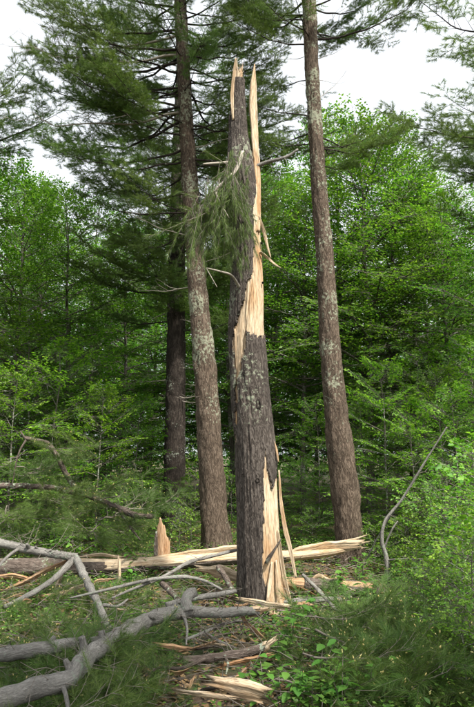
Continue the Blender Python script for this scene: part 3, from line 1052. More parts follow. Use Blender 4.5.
wobv = 5.5 * vnoise(phi[None] * 14, s_[:, None] * 1.2, 0, 43) + 2.5 * vnoise(phi[None] * 34, s_[:, None] * 2, 0, 44)
POLY_A = [(253, 140), (270, 140), (270, 337), (262, 338), (258, 342), (254, 336), (250, 339), (247.5, 334), (245, 346), (243, 358), (240, 371), (237.3, 380), (236.8, 400), (236.3, 446),
          (234.6, 446), (234.8, 400), (233.8, 372), (232.3, 350), (233, 335), (236, 323), (240, 313), (244, 305), (246, 291), (249.5, 281), (253, 275), (254, 250), (252.5, 215), (255, 200), (256, 185), (253, 165)]
POLY_B = [(264.3, 444), (266, 462), (269, 478), (272, 487), (276, 480), (277.5, 474), (290, 474), (300, 612), (270, 612), (268, 590), (263.5, 572), (262.3, 552), (262.8, 520), (262.8, 490), (263.6, 465)]
exposed = inside(POLY_A, UU + wob * 0.7, VV + wobv * 0.6) | inside(POLY_B, UU + wob * 0.6, VV + wobv * 0.6)
exposed &= np.abs(phi)[None] < 2.35
exposed |= (VV < 71 + 5 * vnoise(phi[None] * 5, 0, 0, 50)) | ((VV < 160) & (phi[None] < -1.05) & (phi[None] > -1.9) & (VV < 120 + 20 * vnoise(phi[None] * 9, s_[:, None] * 3, 0, 51)))
flat = np.interp(-py_f, [-165, -120, -58], [1.0, 0.62, 0.45])          # the top is only a split-off slab in depth
DX, DY = np.sin(phi), -np.cos(phi)
base = cen[0].copy()
base[2] = 0.0
snag = thing("snag", base, "tall broken pine snag, split open with pale splintered wood, in the centre", "broken tree")


def snag_surface(r):
    V = cen[:, None].repeat(NA, 1)
    V[..., 0] += r * DX[None]
    V[..., 1] += r * DY[None] * flat[:, None]
    return V


core_r = rad_[:, None] - 0.022 + 0.010 * np.round(2.2 * vnoise(phi[None] * 6 + 0.5 * vnoise(0, s_[:, None] * 3, 0, 63), s_[:, None] * 0.9, 0, 62)) / 2.2 + 0.004 * vnoise(phi[None] * 22, s_[:, None] * 1.3, 0, 60) + 0.0035 * vnoise(phi[None] * 50, s_[:, None] * 2.2, 0, 61)
# scooped split where the wood tore away, and the long crack
crack = np.exp(-((UU - np.interp(VV, [275, 300, 340, 372], [254, 249.5, 244, 239])) / 0.8) ** 2) * ((VV > 275) & (VV < 372))
core_r -= 0.02 * crack * (np.cos(phi)[None] > 0)
core_r -= 0.012 * inside([(233, 320), (246, 300), (244, 345), (236, 385)], UU, VV) * (np.cos(phi)[None] > 0)
V = snag_surface(core_r)
toppy = 71 + 7 * vnoise(phi * 3, 0.5, 0, 70) + 5 * vnoise(phi * 11, 0.2, 0, 71) - 13 * np.exp(-((phi + 0.55) / 0.22) ** 2)
ztop = np.array([P(238, q, YS)[2] for q in toppy])
V[..., 2] = np.minimum(V[..., 2], ztop[None])
V[0, :, 2] = -0.15
A = np.stack([(rad_[:, None] * DX[None]), rad_[:, None] * DY[None], s_[:, None].repeat(NA, 1)], -1)
bw = Buf()
bw.add(V, grid_faces(len(cen), NA), A)
c_ = bw.n
bw.add((cen[-1] - np.array([0, 0, 0.28]))[None], np.zeros((0, 3)), A[-1].mean(0)[None])
ring = (len(cen) - 1) * NA + np.arange(NA)
bw.more(np.stack([ring, np.roll(ring, -1), np.full(NA, c_)], -1))
obj("wood_core", bw.mesh("wood_core", M['wood'], True, base), snag, label="pale torn wood showing where the bark is gone")
# bark shell
plate = 0.009 * vnoise(phi[None] * 13, s_[:, None] * 4, 0, 80) + 0.004 * vnoise(phi[None] * 30, s_[:, None] * 10, 0, 81)
bark_r = rad_[:, None] + plate
V = snag_surface(bark_r)
V[0, :, 2] = -0.15
fq = grid_faces(len(cen), NA)
ex = exposed.ravel()
keep = ~(ex[fq].sum(1) >= 2)
keep &= ~((V.reshape(-1, 3)[fq][:, :, 2].max(1) > ztop.min() + 0.0))
bb = Buf()
bb.add(V, fq[keep], A)
me = bb.mesh("bark", M['bark_snag'], True, base)
ob = obj("bark", me, snag)
md = ob.modifiers.new("thickness", 'SOLIDIFY')
md.thickness = 0.03
md.offset = -1


edge_q = fq[(ex[fq].sum(1) >= 1) & (ex[fq].sum(1) <= 3)]
fr = np.random.default_rng(91)
eq = edge_q[fr.integers(0, len(edge_q), 420)]
Vf = snag_surface(core_r).reshape(-1, 3)
p0 = Vf[eq[:, 0]]
outw = np.stack([DX[eq[:, 0] % NA], DY[eq[:, 0] % NA], 0 * p0[:, 0]], 1)
ln_f = fr.uniform(0.02, 0.11, len(p0))[:, None]
sg = np.where(fr.uniform(size=len(p0)) < 0.6, 1.0, -1.0)[:, None]
p1 = p0 + sg * np.array([[0, 0, 1.0]]) * ln_f + outw * ln_f * fr.uniform(0.05, 0.35, len(p0))[:, None] + fr.normal(size=p0.shape) * 0.006
b = Buf()
prisms(b, p0 + outw * 0.004, p1, fr.uniform(0.0015, 0.0045, len(p0)), 0.0004)
obj("fibre_fringe", b.mesh("fibre_fringe", M['wood'], False, base), snag, kind="stuff")


def snag_pt(px, py, out=0.0):
    """point on the snag's front surface"""
    k = int(np.argmin(np.abs(py_f - py)))
    f = np.clip((px - (Lf[k] + Rf[k]) / 2) / ((Rf[k] - Lf[k]) / 2), -0.98, 0.98)
    r = rad_[k] + out
    return cen[k] + np.array([r * f, -r * math.sqrt(1 - f * f) * flat[k], 0])


def part(name, buf, mat, root, label=None, smooth=True):
    return obj(name, buf.mesh(name, M[mat], smooth, np.array(root.location)), root, label=label)


# spear of wood standing beside the top
b = Buf()
shard(b, [P(257, 232, YS - 0.10), P(257.5, 190, YS - 0.04), P(255.5, 150, YS), P(253.2, 110, YS), P(253.3, 85, YS), P(254.6, 64, YS)],
      np.array([7, 6.5, 7.5, 8.2, 6.5, 0.8]) * YS / FPX, 0.05, (1, 0.25, 0), 0.12, 3)
part("spear", b, 'wood', snag, "tall pale spear of split wood beside the snag's top", smooth=False)
for pts, w in [
    ([(279, 470), (282, 510), (290, 548), (296, 578)], (1.2, 4.0, 4.6, 2.0)),
    ([(278, 530), (281, 556), (285, 580), (293, 610)], (1.5, 4.5, 4.0, 1.5)),
    ([(259, 216), (264, 232), (268, 248), (271, 258)], (2.0, 3.2, 2.4, 0.8)),
    ([(260, 252), (268, 258), (275, 264), (281, 268)], (3.0, 2.6, 2.0, 0.6)),
    ([(274, 440), (276.5, 450), (278.5, 462)], (0.8, 2.5, 1.0)),
    ([(233.2, 120), (232, 95), (234, 72), (235.5, 58)], (2.0, 3.5, 3.0, 0.6)),
    ([(272, 562), (270, 584), (267, 604)], (2.0, 4.0, 1.5)),
    ([(276, 560), (277.5, 588), (280, 606)], (2.0, 4.0, 1.5)),
    ([(283, 572), (285, 590), (288, 607)], (1.0, 3.0, 1.0)),
]:
    b = Buf()
    p3 = []
    for k, (x, y) in enumerate(pts):
        q = snag_pt(x, y, 0.01)
        f = P(x, y, q[1] - 0.02 * k)
        p3.append(f)
    shard(b, p3, np.array(w) * YS / FPX, 0.018, (1, -0.3, 0), 0.2, 7 + len(pts) + int(pts[0][0]))
    part("splinter", b, 'wood', snag, smooth=False)
# hanging bark flap in the lower wound
b = Buf()
shard(b, [snag_pt(279, 538, 0.015), snag_pt(271, 548, 0.03), snag_pt(264, 560, 0.035)], np.array([3, 12, 5]) * YS / FPX, 0.012, (0.6, 0, 0.8), 0.3, 31)
part("bark_flap", b, 'bark_snag', snag)
# branch scars: sunken dark knots with a raised rim
for px, py, w, h in [(257.5, 405, 2.2, 4.0), (245, 375, 2.2, 2.0), (243, 475, 1.5, 1.5), (257, 480, 1.6, 1.8), (261, 246, 1.2, 1.2), (262, 285, 1.0, 1.0)]:
    b = Buf()
    c = snag_pt(px, py, 0.004)
    n = 14
    th = np.arange(n) / n * TAU
    k_ = YS / FPX
    rings = []
    for sc_, dy in ((1.25, 0.006), (1.0, -0.002), (0.7, 0.004), (0.4, 0.02)):
        rings.append(c[None] + (1 + 0.3 * vnoise(th * 1.5, px, sc_, 3))[:, None] * np.stack([np.cos(th) * w * k_ * sc_, np.full(n, dy), np.sin(th) * h * k_ * sc_], -1))
    b.add(np.concatenate(rings), grid_faces(4, n))
    b.add(c[None] + np.array([[0, 0.03, 0]]), np.zeros((0, 3)))
    b.more(np.stack([3 * n + np.arange(n), 3 * n + (np.arange(n) + 1) % n, np.full(n, 4 * n)], -1))
    part("knot_hole", b, 'cavity', snag)
# branches on the snag
b = Buf()
tube(b, [P(254, 167, YS), P(268, 162, YS - 0.05), P(280, 159, YS - 0.1), P(290, 155, YS - 0.1), P(298, 149, YS - 0.12)], np.array([2.6, 2.2, 1.8, 1.6, 1.0]) * YS / FPX, 8, 0.03, 0.15, 9, 5)
prisms(b, [P(270, 162, YS - 0.05), P(284, 157, YS - 0.1)], [P(273, 172, YS - 0.1), P(288, 165, YS - 0.2)], 0.006, 0.002)
part("dead_branch", b, 'bark_grey', snag, "weathered dead branch jutting right from the snag")
b = Buf()
tube(b, [P(232, 162, YS), P(220, 163, YS - 0.1), P(203, 164, YS - 0.15)], np.array([1.8, 1.4, 0.9]) * YS / FPX, 7, 0.03, 0.1, 9, 6)
part("dead_branch", b, 'bare_wood', snag)
b = Buf()
tube(b, [P(240, 288, YS - 0.15), P(232, 276, YS - 0.3), P(222, 272, YS - 0.4), P(206, 268, YS - 0.42)], np.array([1.6, 1.3, 1.0, 0.6]) * YS / FPX, 7, 0.03, 0.1, 9, 7)
prisms(b, [P(206, 268, YS - 0.42)], [P(217, 287, YS - 0.5)], 0.006, 0.003)
part("dead_branch", b, 'bare_wood', snag)
# drooping green bough that hangs on the snag's left side
hr = np.random.default_rng(77)
b = Buf()
main = [P(243, 152, YS - 0.12), P(236, 170, YS - 0.32), P(226, 180, YS - 0.42), P(210, 196, YS - 0.5), P(197, 214, YS - 0.5)]
tube(b, main, [0.022, 0.02, 0.015, 0.011, 0.006], 7, 0.03, 0.1, 9, 8)
tube(b, [P(226, 180, YS - 0.42), P(216, 190, YS - 0.46), P(220, 202, YS - 0.5), P(229, 218, YS - 0.5)], [0.012, 0.011, 0.009, 0.004], 6, 0.03, 0.1, 9, 9)
hb = part("hanging_bough", b, 'bare_wood', snag, "drooping green pine bough with a pale bare stem")
nb = Buf()
tw0, tw1 = [], []
tp, td_ = [], []
mp_, _ = smooth_path(main, np.ones(len(main)), 0.03)
for i in range(150):
    p = mp_[hr.integers(6, len(mp_))] + hr.normal(size=3) * np.array([0.07, 0.08, 0.03])
    d = norm(np.array([hr.normal() * 0.3 - 0.02, hr.normal() * 0.4 - 0.1, -1.0 + hr.normal() * 0.35]))
    if p[0] > P(236, 200, YS)[0]:
        p[0] -= 0.12
        d[0] = -abs(d[0])
    Lh = hr.uniform(0.15, 0.95) if hr.uniform() < 0.6 else hr.uniform(0.15, 0.5)
    end = p + d * Lh + np.array([0, 0, -0.05])
    tw0.append(p); tw1.append(end)
    for g in np.arange(0.3, 1.01, 0.06 / max(Lh, 0.1)):
        tp.append(p + (end - p) * g + hr.normal(size=3) * 0.012); td_.append(d + hr.normal(size=3) * 0.25)
for i in range(150):   # sprays on the snag's face below the branch
    q = P(hr.uniform(228, 248), hr.uniform(150, 268), YS - 0.25 - hr.uniform(0, 0.12))
    tp.append(q); td_.append(np.array([hr.normal() * 0.3, hr.normal() * 0.3, -1.0]))
prisms(b := Buf(), np.array(tw0), np.array(tw1), 0.004, 0.0015)
obj("twig_work", b.mesh("twig_work", M['bark_twig'], False, np.array(snag.location)), hb)
needles(nb, np.array(tp), np.array(td_), 30, 0.095, 0.0022, hr, 8, 40, 0.12)
obj("foliage", nb.mesh("foliage", M['needle_fallen'], False, np.array(snag.location), attr=False), hb, kind="stuff")

# ------------------------------------------------------------------ the long fallen trunk behind the snag
YF = 9.0
k_ = YF / FPX


def split_trunk(name, rows, label, cat, expose, dshape, mats=('bark_log', 'wood'), NA=64, seed=0, step=0.03, group=None, ends=True):
    """rows: (px, py, depth, radius px). expose(t, phi) -> bool grid, dshape(t, phi) -> radius factor; phi 0 = up, + towards the camera"""
    pts = np.array([P(a, b_, c) for a, b_, c, d in rows])
    rad = np.array([d * c / FPX for a, b_, c, d in rows])
    p, r = smooth_path(pts, rad, step)
    T, _, _ = frames(p)
    upv = np.array([0, 0, 1.0])
    U = norm(upv - T * (T @ upv)[:, None])
    W = np.cross(U, T)
    W = W * np.where(W[:, 1:2] > 0, -1, 1)          # towards the camera
    m = len(p)
    s = np.concatenate([[0], np.cumsum(np.linalg.norm(np.diff(p, axis=0), axis=1))])
    t = s / s[-1]
    ph = np.arange(NA) / NA * TAU - math.pi
    base = p.mean(0)
    base[2] = 0.0
    root = thing(name, base, label, cat, group)
    shape = dshape(t[:, None], ph[None])
    A = np.stack([r[:, None] * np.cos(ph)[None] + seed, r[:, None] * np.sin(ph)[None], s[:, None].repeat(NA, 1)], -1)

    def surf(rr):
        return p[:, None] + rr[..., None] * (np.cos(ph)[None, :, None] * U[:, None] + np.sin(ph)[None, :, None] * W[:, None])
    core = (r[:, None] * shape - 0.010) * (1 + 0.05 * vnoise(ph[None] * 9, s[:, None] * 1.5, 0, seed + 1) + 0.05 * vnoise(ph[None] * 24, s[:, None] * 2.5, 0, seed + 2))
    V = surf(core)
    if ends:
        V[0] += -T[0][None] * (0.12 * np.abs(vnoise(ph * 5, 0, 0, seed + 3)) * r[0] / 0.1)[:, None]
        V[-1] += T[-1][None] * (0.12 * np.abs(vnoise(ph * 5, 2, 0, seed + 4)) * r[-1] / 0.1)[:, None]
    bw = Buf()
    bw.add(V, grid_faces(m, NA), A)
    for e in (0, m - 1):
        c = bw.n
        bw.add(p[e][None], np.zeros((0, 3)), A[e].mean(0)[None])
        ring = e * NA + np.arange(NA)
        bw.more(np.stack([ring, np.roll(ring, -1), np.full(NA, c)], -1))
    obj("wood_core", bw.mesh("wood_core", M[mats[1]], True, base), root)
    ex = expose(t[:, None] + 0.012 * vnoise(ph[None] * 9, s[:, None] * 3, 0, seed + 5), ph[None] + 0.22 * vnoise(ph[None] * 3, s[:, None] * 6, 0, seed + 6)).ravel()
    V = surf((r[:, None] * shape) * (1 + 0.04 * vnoise(ph[None] * 7, s[:, None] * 7, 0, seed + 7)))
    fq = grid_faces(m, NA)
    keep = ex[fq].sum(1) < 2
    bb = Buf()
    bb.add(V, fq[keep], A)
    ob = obj("bark", bb.mesh("bark", M[mats[0]], True, base), root)
    md = ob.modifiers.new("thickness", 'SOLIDIFY')
    md.thickness = 0.014
    md.offset = -1
    return root


def ex_trunk(t, ph):
    # bark-covered at the left, split open to pale wood from about one third on
    top = (ph > -1.5) & (ph < 1.75)
    return ((t > 0.40) & top) | ((t > 0.30) & (t < 0.42) & (np.abs(ph - 0.15) < 0.55)) | (t > 0.83)


def sh_trunk(t, ph):
    cut = np.clip((t - 0.34) / 0.08, 0, 1) * np.clip(np.cos(ph - 0.1), 0, 1) ** 0.7
    return 1 - np.where(t > 0.8, 0.45, 0.22) * cut


ft = split_trunk("fallen_pine", [(-60, 568, 8.9, 9.5), (0, 568, 8.9, 9), (60, 567, 9.0, 8.8), (110, 566, 9.0, 8.5), (150, 563, 9.05, 8), (200, 559.5, 9.1, 7.6), (245, 556, 9.15, 7.4), (300, 553.5, 9.2, 7), (335, 549.5, 9.25, 6.0), (352, 546, 9.3, 4.0)],
                 "long fallen pine trunk split to pale wood, lying across the picture behind the snag", "fallen trunk", ex_trunk, sh_trunk, seed=5)
# the frayed right end and pale slabs torn along the top
for pts, w, th in [
    ([(284, 556), (305, 551), (330, 546), (352, 545)], (5, 13, 12, 9), 0.05),
    ([(335, 545), (350, 541), (361, 537)], (6, 4, 0.8), 0.02),
    ([(338, 548), (352, 545), (362, 543)], (6, 4, 0.8), 0.02),
    ([(335, 552), (350, 549), (358, 548)], (6, 4, 0.8), 0.02),
    ([(78, 557), (100, 555), (118, 557)], (1, 4, 2), 0.03),
    ([(160, 557), (190, 554), (225, 549), (241, 546)], (3, 6, 6, 2), 0.04),
]:
    b = Buf()
    shard(b, [P(x, y, 9.02 + 0.0006 * x) for x, y in pts], np.array(w) * k_, th, (0, -0.3, 1), 0.25, int(pts[0][0]), fray=0.08)
    part("torn_sliver", b, 'wood', ft, smooth=False)

# ------------------------------------------------------------------ broken stump standing behind the trunk
sb_ = P(162.5, 566, 9.35)
sb_[2] = 0.0
st = thing("broken_stump", sb_, "short jagged stub of pale wood standing upright behind the fallen trunk", "stump")
NA2 = 40
ph = np.arange(NA2) / NA2 * TAU - math.pi
zt = np.array([P(162, q, 9.35)[2] for q in (536 + 2.5 * vnoise(ph * 2.0, 0, 0, 3) + 2 * vnoise(ph * 9, 0, 0, 4) - 15 * np.exp(-((ph + 0.25) / 1.0) ** 2) - 5 * np.exp(-((ph + 0.35) / 0.25) ** 2) + 6 * (np.sin(ph) > 0.5))])
m_ = 30
zz = np.linspace(-0.1, zt.max(), m_)
k9 = 9.35 / FPX
rr = np.interp(zz, [0, 0.35, 0.75], [9.0 * k9, 7.6 * k9, 6.6 * k9])
ce = np.array([P(162.5, 550, 9.35)[0], 9.35])
V = np.zeros((m_, NA2, 3))
rv = rr[:, None] * (1 + 0.05 * vnoise(ph[None] * 7, zz[:, None] * 2, 0, 6))
V[..., 0] = ce[0] + rv * np.sin(ph)[None]
V[..., 1] = ce[1] - rv * np.cos(ph)[None] * 0.8
V[..., 2] = np.minimum(zz[:, None], zt[None])
A = np.stack([rv * np.sin(ph)[None] + 3, rv * np.cos(ph)[None], V[..., 2]], -1)
b = Buf()
b.add(V, grid_faces(m_, NA2), A)
c_ = b.n
b.add(np.array([[ce[0], ce[1], zt.min() - 0.1]]), np.zeros((0, 3)), A[-1].mean(0)[None])
rg = (m_ - 1) * NA2 + np.arange(NA2)
b.more(np.stack([rg, np.roll(rg, -1), np.full(NA2, c_)], -1))
part("wood_core", b, 'wood_old', st)
b = Buf()
shard(b, [P(156, 562, 9.25), P(155.5, 545, 9.25), P(156.5, 531, 9.27)], np.array([4, 4, 2]) * k9, 0.03, (1, 0.2, 0), 0.2, 12)
part("bark_strip", b, 'bark_log', st)

# ------------------------------------------------------------------ smaller log right of the snag and loose slabs
split_trunk("short_log", [(283, 582, 8.0, 5.5), (300, 584, 8.0, 6.5), (330, 586, 8.0, 6.8), (360, 588, 8.0, 6.8), (378, 589, 8.0, 6)],
            "short reddish log with peeling bark lying right of the snag's base", "log", lambda t, ph: ((t < 0.22) & (ph > -1.4)) | ((t > 0.55) & (t < 0.95) & (ph > 0.0) & (ph < 1.3)), lambda t, ph: 1 + 0 * t * ph, ('bark_log', 'wood_old'), 40, 15)

# name, pixel path, depth, widths px, thickness m, material, label
FRAG = [
    ("torn_wood", [(205, 569), (218, 571), (238, 578)], 7.9, (5, 13, 10), 0.05, 'wood', "broad pale wood slab against the left of the snag's base"),
    ("torn_wood", [(62, 574), (57, 588), (53, 600)], 7.8, (2, 7, 5), 0.03, 'wood', "narrow pale wood slab standing on end below the bark-covered trunk"),
    ("torn_wood", [(8, 589), (28, 580), (48, 570), (66, 561)], 7.95, (3, 5, 5, 3), 0.04, 'wood_old', "long orange-brown torn slab at the left below the fallen trunk"),
    ("torn_wood", [(30, 603), (42, 598), (60, 594)], 7.5, (3, 7, 4), 0.03, 'wood', "pale torn slab lying left of the dark forked branch"),
    ("wood_chip", [(10, 606), (22, 612), (38, 617)], 7.1, (2, 5, 2), 0.02, 'wood', "small pale chip at the left edge under the forked branch"),
    ("torn_wood", [(119, 565), (119, 578), (116, 590)], 8.4, (2, 5, 4), 0.03, 'wood', "thin pale slab leaning upright against the fallen trunk"),
    ("wood_chip", [(66, 594), (75, 589), (82, 586)], 7.6, (3, 6, 2), 0.02, 'wood', "small pale chip under the fork of the dark branch"),
    ("torn_wood", [(220, 683), (238, 687), (257, 692)], 4.5, (8, 13, 12), 0.09, 'wood', "thick pale wood chunk in the foreground below the broken branch"),
    ("torn_wood", [(192, 693), (208, 695), (228, 698)], 4.45, (4, 6, 5), 0.03, 'wood', "flat pale sliver in the foreground left of the thick chunk"),
    ("wood_strip", [(241, 614), (247, 624), (255, 630), (262, 636)], 5.9, (5, 5, 5, 2), 0.015, 'wood_old', "curled orange strip of wood hanging from the broken grey branch end"),
    ("wood_chip", [(165, 646), (172, 647), (182, 648)], 5.3, (3, 6, 3), 0.03, 'wood_old', "small orange-brown wood chip beside the grey branch"),
    ("torn_wood", [(228, 664), (245, 660), (262, 656)], 5.0, (3, 5, 3), 0.02, 'wood_old', "brownish slab under the short broken branch"),
    ("torn_wood", [(246, 600), (262, 603), (285, 606)], 7.0, (3, 8, 5), 0.04, 'wood', "pale splintered slab at the foot of the snag"),
    ("wood_chip", [(312, 580), (319, 577), (327, 579)], 8.0, (2, 5, 2), 0.02, 'wood', "small pale chip on the short reddish log"),
    ("wood_chip", [(92, 585), (98, 581), (106, 580)], 8.1, (2, 4, 2), 0.02, 'wood_old', "small torn chip right of the forked branch"),
    ("torn_wood", [(0, 577), (14, 576), (30, 579)], 8.3, (3, 6, 3), 0.03, 'wood_old', "brown torn slab at the left edge under the fallen trunk"),
]
for i, (nm, pts, Y, w, th, mt, lab) in enumerate(FRAG):
    b = Buf()
    p3 = [P(x, y, Y) for x, y in pts]
    shard(b, p3, np.array(w) * Y / FPX, th, (0.2, -0.4, 1.0), 0.4, 100 + i, step=0.02, fray=0.06)
    c = np.mean(p3, 0)
    o = obj(nm, b.mesh(nm, M[mt], False, c), loc=c)
    tag(o, lab, "wood fragment", "torn pieces of wood on the ground")

rd_ = random.Random(71)
PLACES = [(0, 125, 574, 616, 24, "under the dark forked branch"), (195, 245, 566, 604, 8, "left of the snag's foot"), (286, 372, 578, 612, 12, "right of the snag's foot"), (150, 262, 632, 700, 9, "in the foreground below the crooked branch")]
for x0, x1, y0, y1, cnt, where in PLACES:
    for i in range(cnt):
        px, py = rd_.uniform(x0, x1), rd_.uniform(y0, y1)
        z = rd_.uniform(0.06, 0.14)
        g = G(px, py, z)
        a = rd_.gauss(0.15, 0.7)
        l = rd_.uniform(0.08, 0.34)
        dv = np.array([math.cos(a), math.sin(a), rd_.gauss(0.0, 0.25)]) * l
        w = rd_.uniform(0.015, 0.05)
        b = Buf()
        p3 = [g - dv * 0.5, g + np.array([0, 0, rd_.gauss(0, 0.012)]), g + dv * 0.5]
        shard(b, p3, [w * rd_.uniform(0.2, 0.8), w, w * rd_.uniform(0.1, 0.5)], rd_.uniform(0.006, 0.02), (rd_.gauss(0, 0.3), -0.6, 0.8), 0.45, 300 + i + int(x0), step=0.02, fray=0.03)
        mt = rd_.choice(['wood', 'wood_old', 'wood_old', 'bark_log'])
        o = obj("wood_chip", b.mesh("wood_chip", M[mt], False, g), loc=g)
        tag(o, "small torn splinter of wood or bark scattered " + where, "wood fragment", "splinters scattered " + where)

# ------------------------------------------------------------------ fallen branches
def fallen_branch(paths, label, mat='bark_grey', name="fallen_branch", ends=(), group="fallen branches on the ground", twigs=0, seed=0, stubs=0):
    """paths: list of [(px, py, Y, r px), ...]; the first is the main limb"""
    allp = [[P(a, b_, c) for a, b_, c, d in q] for q in paths]
    base = np.mean(allp[0], 0)
    base[2] = 0.0
    root = thing(name, base, label, "branch", group)
    r = np.random.default_rng(seed + 900)
    for k, q in enumerate(paths):
        b = Buf()
        rad = np.array([d * c / FPX for a, b_, c, d in q])
        tube(b, allp[k], rad, 14 if rad.max() > 0.02 else 8, step=0.016, bump=0.24, freq=13, seed=seed + k)
        part("limb" if k == 0 else "side_limb", b, mat, root)
    sp_, sr_ = smooth_path(allp[0], [d * c / FPX for a, b_, c, d in paths[0]], 0.02)
    for i in range(stubs):       # snapped side shoots and knots
        k = int(r.integers(int(len(sp_) * 0.08), len(sp_) - 3))
        d = norm(r.normal(size=3) * np.array([1, 1, 0.3]) + np.array([0, -0.5, 0.8]))
        l = sr_[k] * r.uniform(1.3, 2.6)
        b = Buf()
        q0 = sr_[k] * r.uniform(0.25, 0.5)
        tube(b, [sp_[k], sp_[k] + d * l * 0.6, sp_[k] + d * l], [q0 * 1.6, q0 * 1.05, q0 * 0.8], 8, 0.012, 0.25, 18, seed + 31 * i)
        part("stub", b, mat, root)
    if twigs:
        sp_, _ = smooth_path(allp[0], np.ones(len(allp[0])), 0.02)
        T0, T1, R0 = [], [], []
        for i in range(twigs):
            p = sp_[r.integers(int(len(sp_) * 0.1), len(sp_))]
            d = norm(r.normal(size=3) * np.array([1, 1, 0.5]) + np.array([0.3, 0, 0.15]))
            l = r.uniform(0.12, 0.5)
            m1 = p + d * l * 0.5
            e1 = m1 + norm(d + r.normal(size=3) * 0.35) * l * 0.5
            T0 += [p, m1]; T1 += [m1, e1]; R0 += [0.0045, 0.003]
            if r.uniform() < 0.6:
                e2 = m1 + norm(d + r.normal(size=3) * 0.7) * l * 0.4
                T0.append(m1); T1.append(e2); R0.append(0.0025)
        b = Buf()
        prisms(b, np.array(T0), np.array(T1), np.array(R0), 0.0015)
        part("twig_work", b, 'bark_twig', root, smooth=False)['kind'] = 'stuff'
    for (px, py, Y, rp, dx, dy) in ends:
        b = Buf()
        q0 = P(px, py, Y)
        q1 = P(px + dx, py + dy, Y - 0.02)
        rr_ = rp * Y / FPX
        shard(b, [q0 - (q1 - q0) * 0.6, q0 + (q1 - q0) * 0.3, q1], np.array([1.9, 1.7, 0.7]) * rr_, rr_ * 1.5, (0, -0.5, 1), 0.3, int(px), step=0.012, fray=0.04)
        part("broken_end", b, 'wood', root, smooth=False)
    return root


fallen_branch([[(-25, 536, 7.7, 4.47), (0, 543, 7.75, 4.30), (40, 552, 7.85, 3.96), (77, 557.5, 7.9, 3.78)],
               [(75, 558, 7.9, 3.10), (56, 577, 7.6, 2.92), (36, 591, 7.35, 2.58), (4, 607, 7.0, 1.89)],
               [(76, 558, 7.9, 3.61), (87, 582, 7.3, 3.61), (100, 608, 6.6, 3.44), (111, 636, 5.9, 3.27)],
               [(103, 605, 6.6, 1.72), (118, 606, 6.6, 1.38), (128, 599, 6.7, 0.86)],
               [(20, 548, 7.8, 1.72), (8, 556, 7.6, 1.55), (-6, 572, 7.4, 1.03)]],
              "dark grey forked branch propped over the debris at the left", 'bark_grey', twigs=40, seed=1, stubs=6)
fallen_branch([[(-30, 712, 3.854, 8.60), (0, 700, 3.948, 9.46), (40, 687, 4.089, 9.89), (66, 681, 4.183, 9.46), (78, 668, 4.324, 9.03), (90, 655, 4.606, 8.17), (108, 644, 4.935, 8.17), (130, 629, 5.311, 7.74), (150, 619, 5.593, 7.31), (170, 614, 5.734, 6.88), (190, 612, 5.828, 6.02), (220, 613, 5.828, 4.73), (243, 611, 5.828, 4.30), (260, 611, 5.828, 3.61)],
               [(188, 612, 5.781, 5.59), (186, 601, 5.828, 5.59), (190, 594, 5.922, 5.59), (196, 592, 5.922, 4.30)],
               [(183, 614, 5.734, 1.89), (187, 628, 5.640, 1.38), (186, 645, 5.452, 0.69)],
               [(62, 683, 4.136, 2.58), (66, 697, 4.042, 2.15), (68, 712, 3.948, 1.72)]],
              "thick pale grey crooked branch with lichen crossing the foreground to a broken end", 'bark_grey', ends=[(258, 611, 5.83, 4.2, 6, -1)], twigs=44, stubs=9, seed=2)
fallen_branch([[(-20, 658, 4.656, 6.88), (20, 652, 4.753, 6.54), (60, 646, 4.898, 6.19), (95, 643, 5.044, 5.59), (118, 641, 5.141, 4.30)]],
              "straight grey branch entering from the left edge, half hidden by needles", 'bark_grey', twigs=26, seed=3, stubs=4)
fallen_branch([[(183, 661, 4.940, 3.6), (210, 658, 4.987, 3.8), (240, 654, 5.035, 4.0), (258, 650, 5.035, 4.4), (266, 646, 5.035, 4.2)],
               [(205, 659, 4.940, 2.4), (180, 668, 4.845, 1.8), (160, 668, 4.845, 1.2), (145, 676, 4.750, 0.8)],
               [(225, 656, 4.987, 1.6), (228, 664, 4.893, 1.2), (226, 674, 4.750, 0.7)]],
              "short brown branch with a torn pale tip in the foreground", 'bark_log', ends=[(266, 646, 5.03, 4.5, 4, -3)], twigs=14, seed=4)
fallen_branch([[(112, 598, 6.7, 0.90), (135, 588, 6.9, 1.35), (165, 576, 7.1, 1.65), (190, 562, 7.3, 1.80), (225, 553, 7.5, 1.65), (246, 548, 7.6, 1.20)]],
              "thin grey branch slanting up across the fallen trunk towards the snag", 'bark_grey', twigs=8, seed=5)
fallen_branch([[(70, 598, 6.8, 0.86), (110, 589, 6.9, 1.44), (150, 580, 6.95, 1.73), (185, 577, 7.0, 1.73), (205, 581, 7.0, 1.58), (222, 590, 6.9, 1.15)]],
              "thin arching grey branch in front of the fallen trunk", 'bark_grey', twigs=8, seed=6)
fallen_branch([[(166, 605, 6.175, 2.72), (190, 599, 6.270, 2.56), (215, 595, 6.365, 2.40), (236, 591, 6.460, 1.92)]],
              "grey branch piece lying towards the left foot of the snag", 'bark_grey', twigs=6, seed=7)
fallen_branch([[(162, 583, 7.0, 2.88), (172, 593, 6.8, 2.72), (184, 606, 6.5, 2.40)]],
              "short dark broken limb slanting down to the crook of the grey branch", 'bark_log', seed=8)
fallen_branch([[(218, 567, 7.5, 2.6), (226, 578, 7.3, 2.6), (232, 590, 7.1, 2.2)]],
              "short dark stick leaning on the slab left of the snag", 'bark_log', seed=9)
fallen_branch([[(282, 602, 7.4, 2.40), (310, 600, 7.5, 2.56), (340, 599, 7.6, 2.40), (352, 597, 7.6, 1.60)]],
              "pale grey stick lying below the short reddish log", 'bark_grey', twigs=5, seed=10)
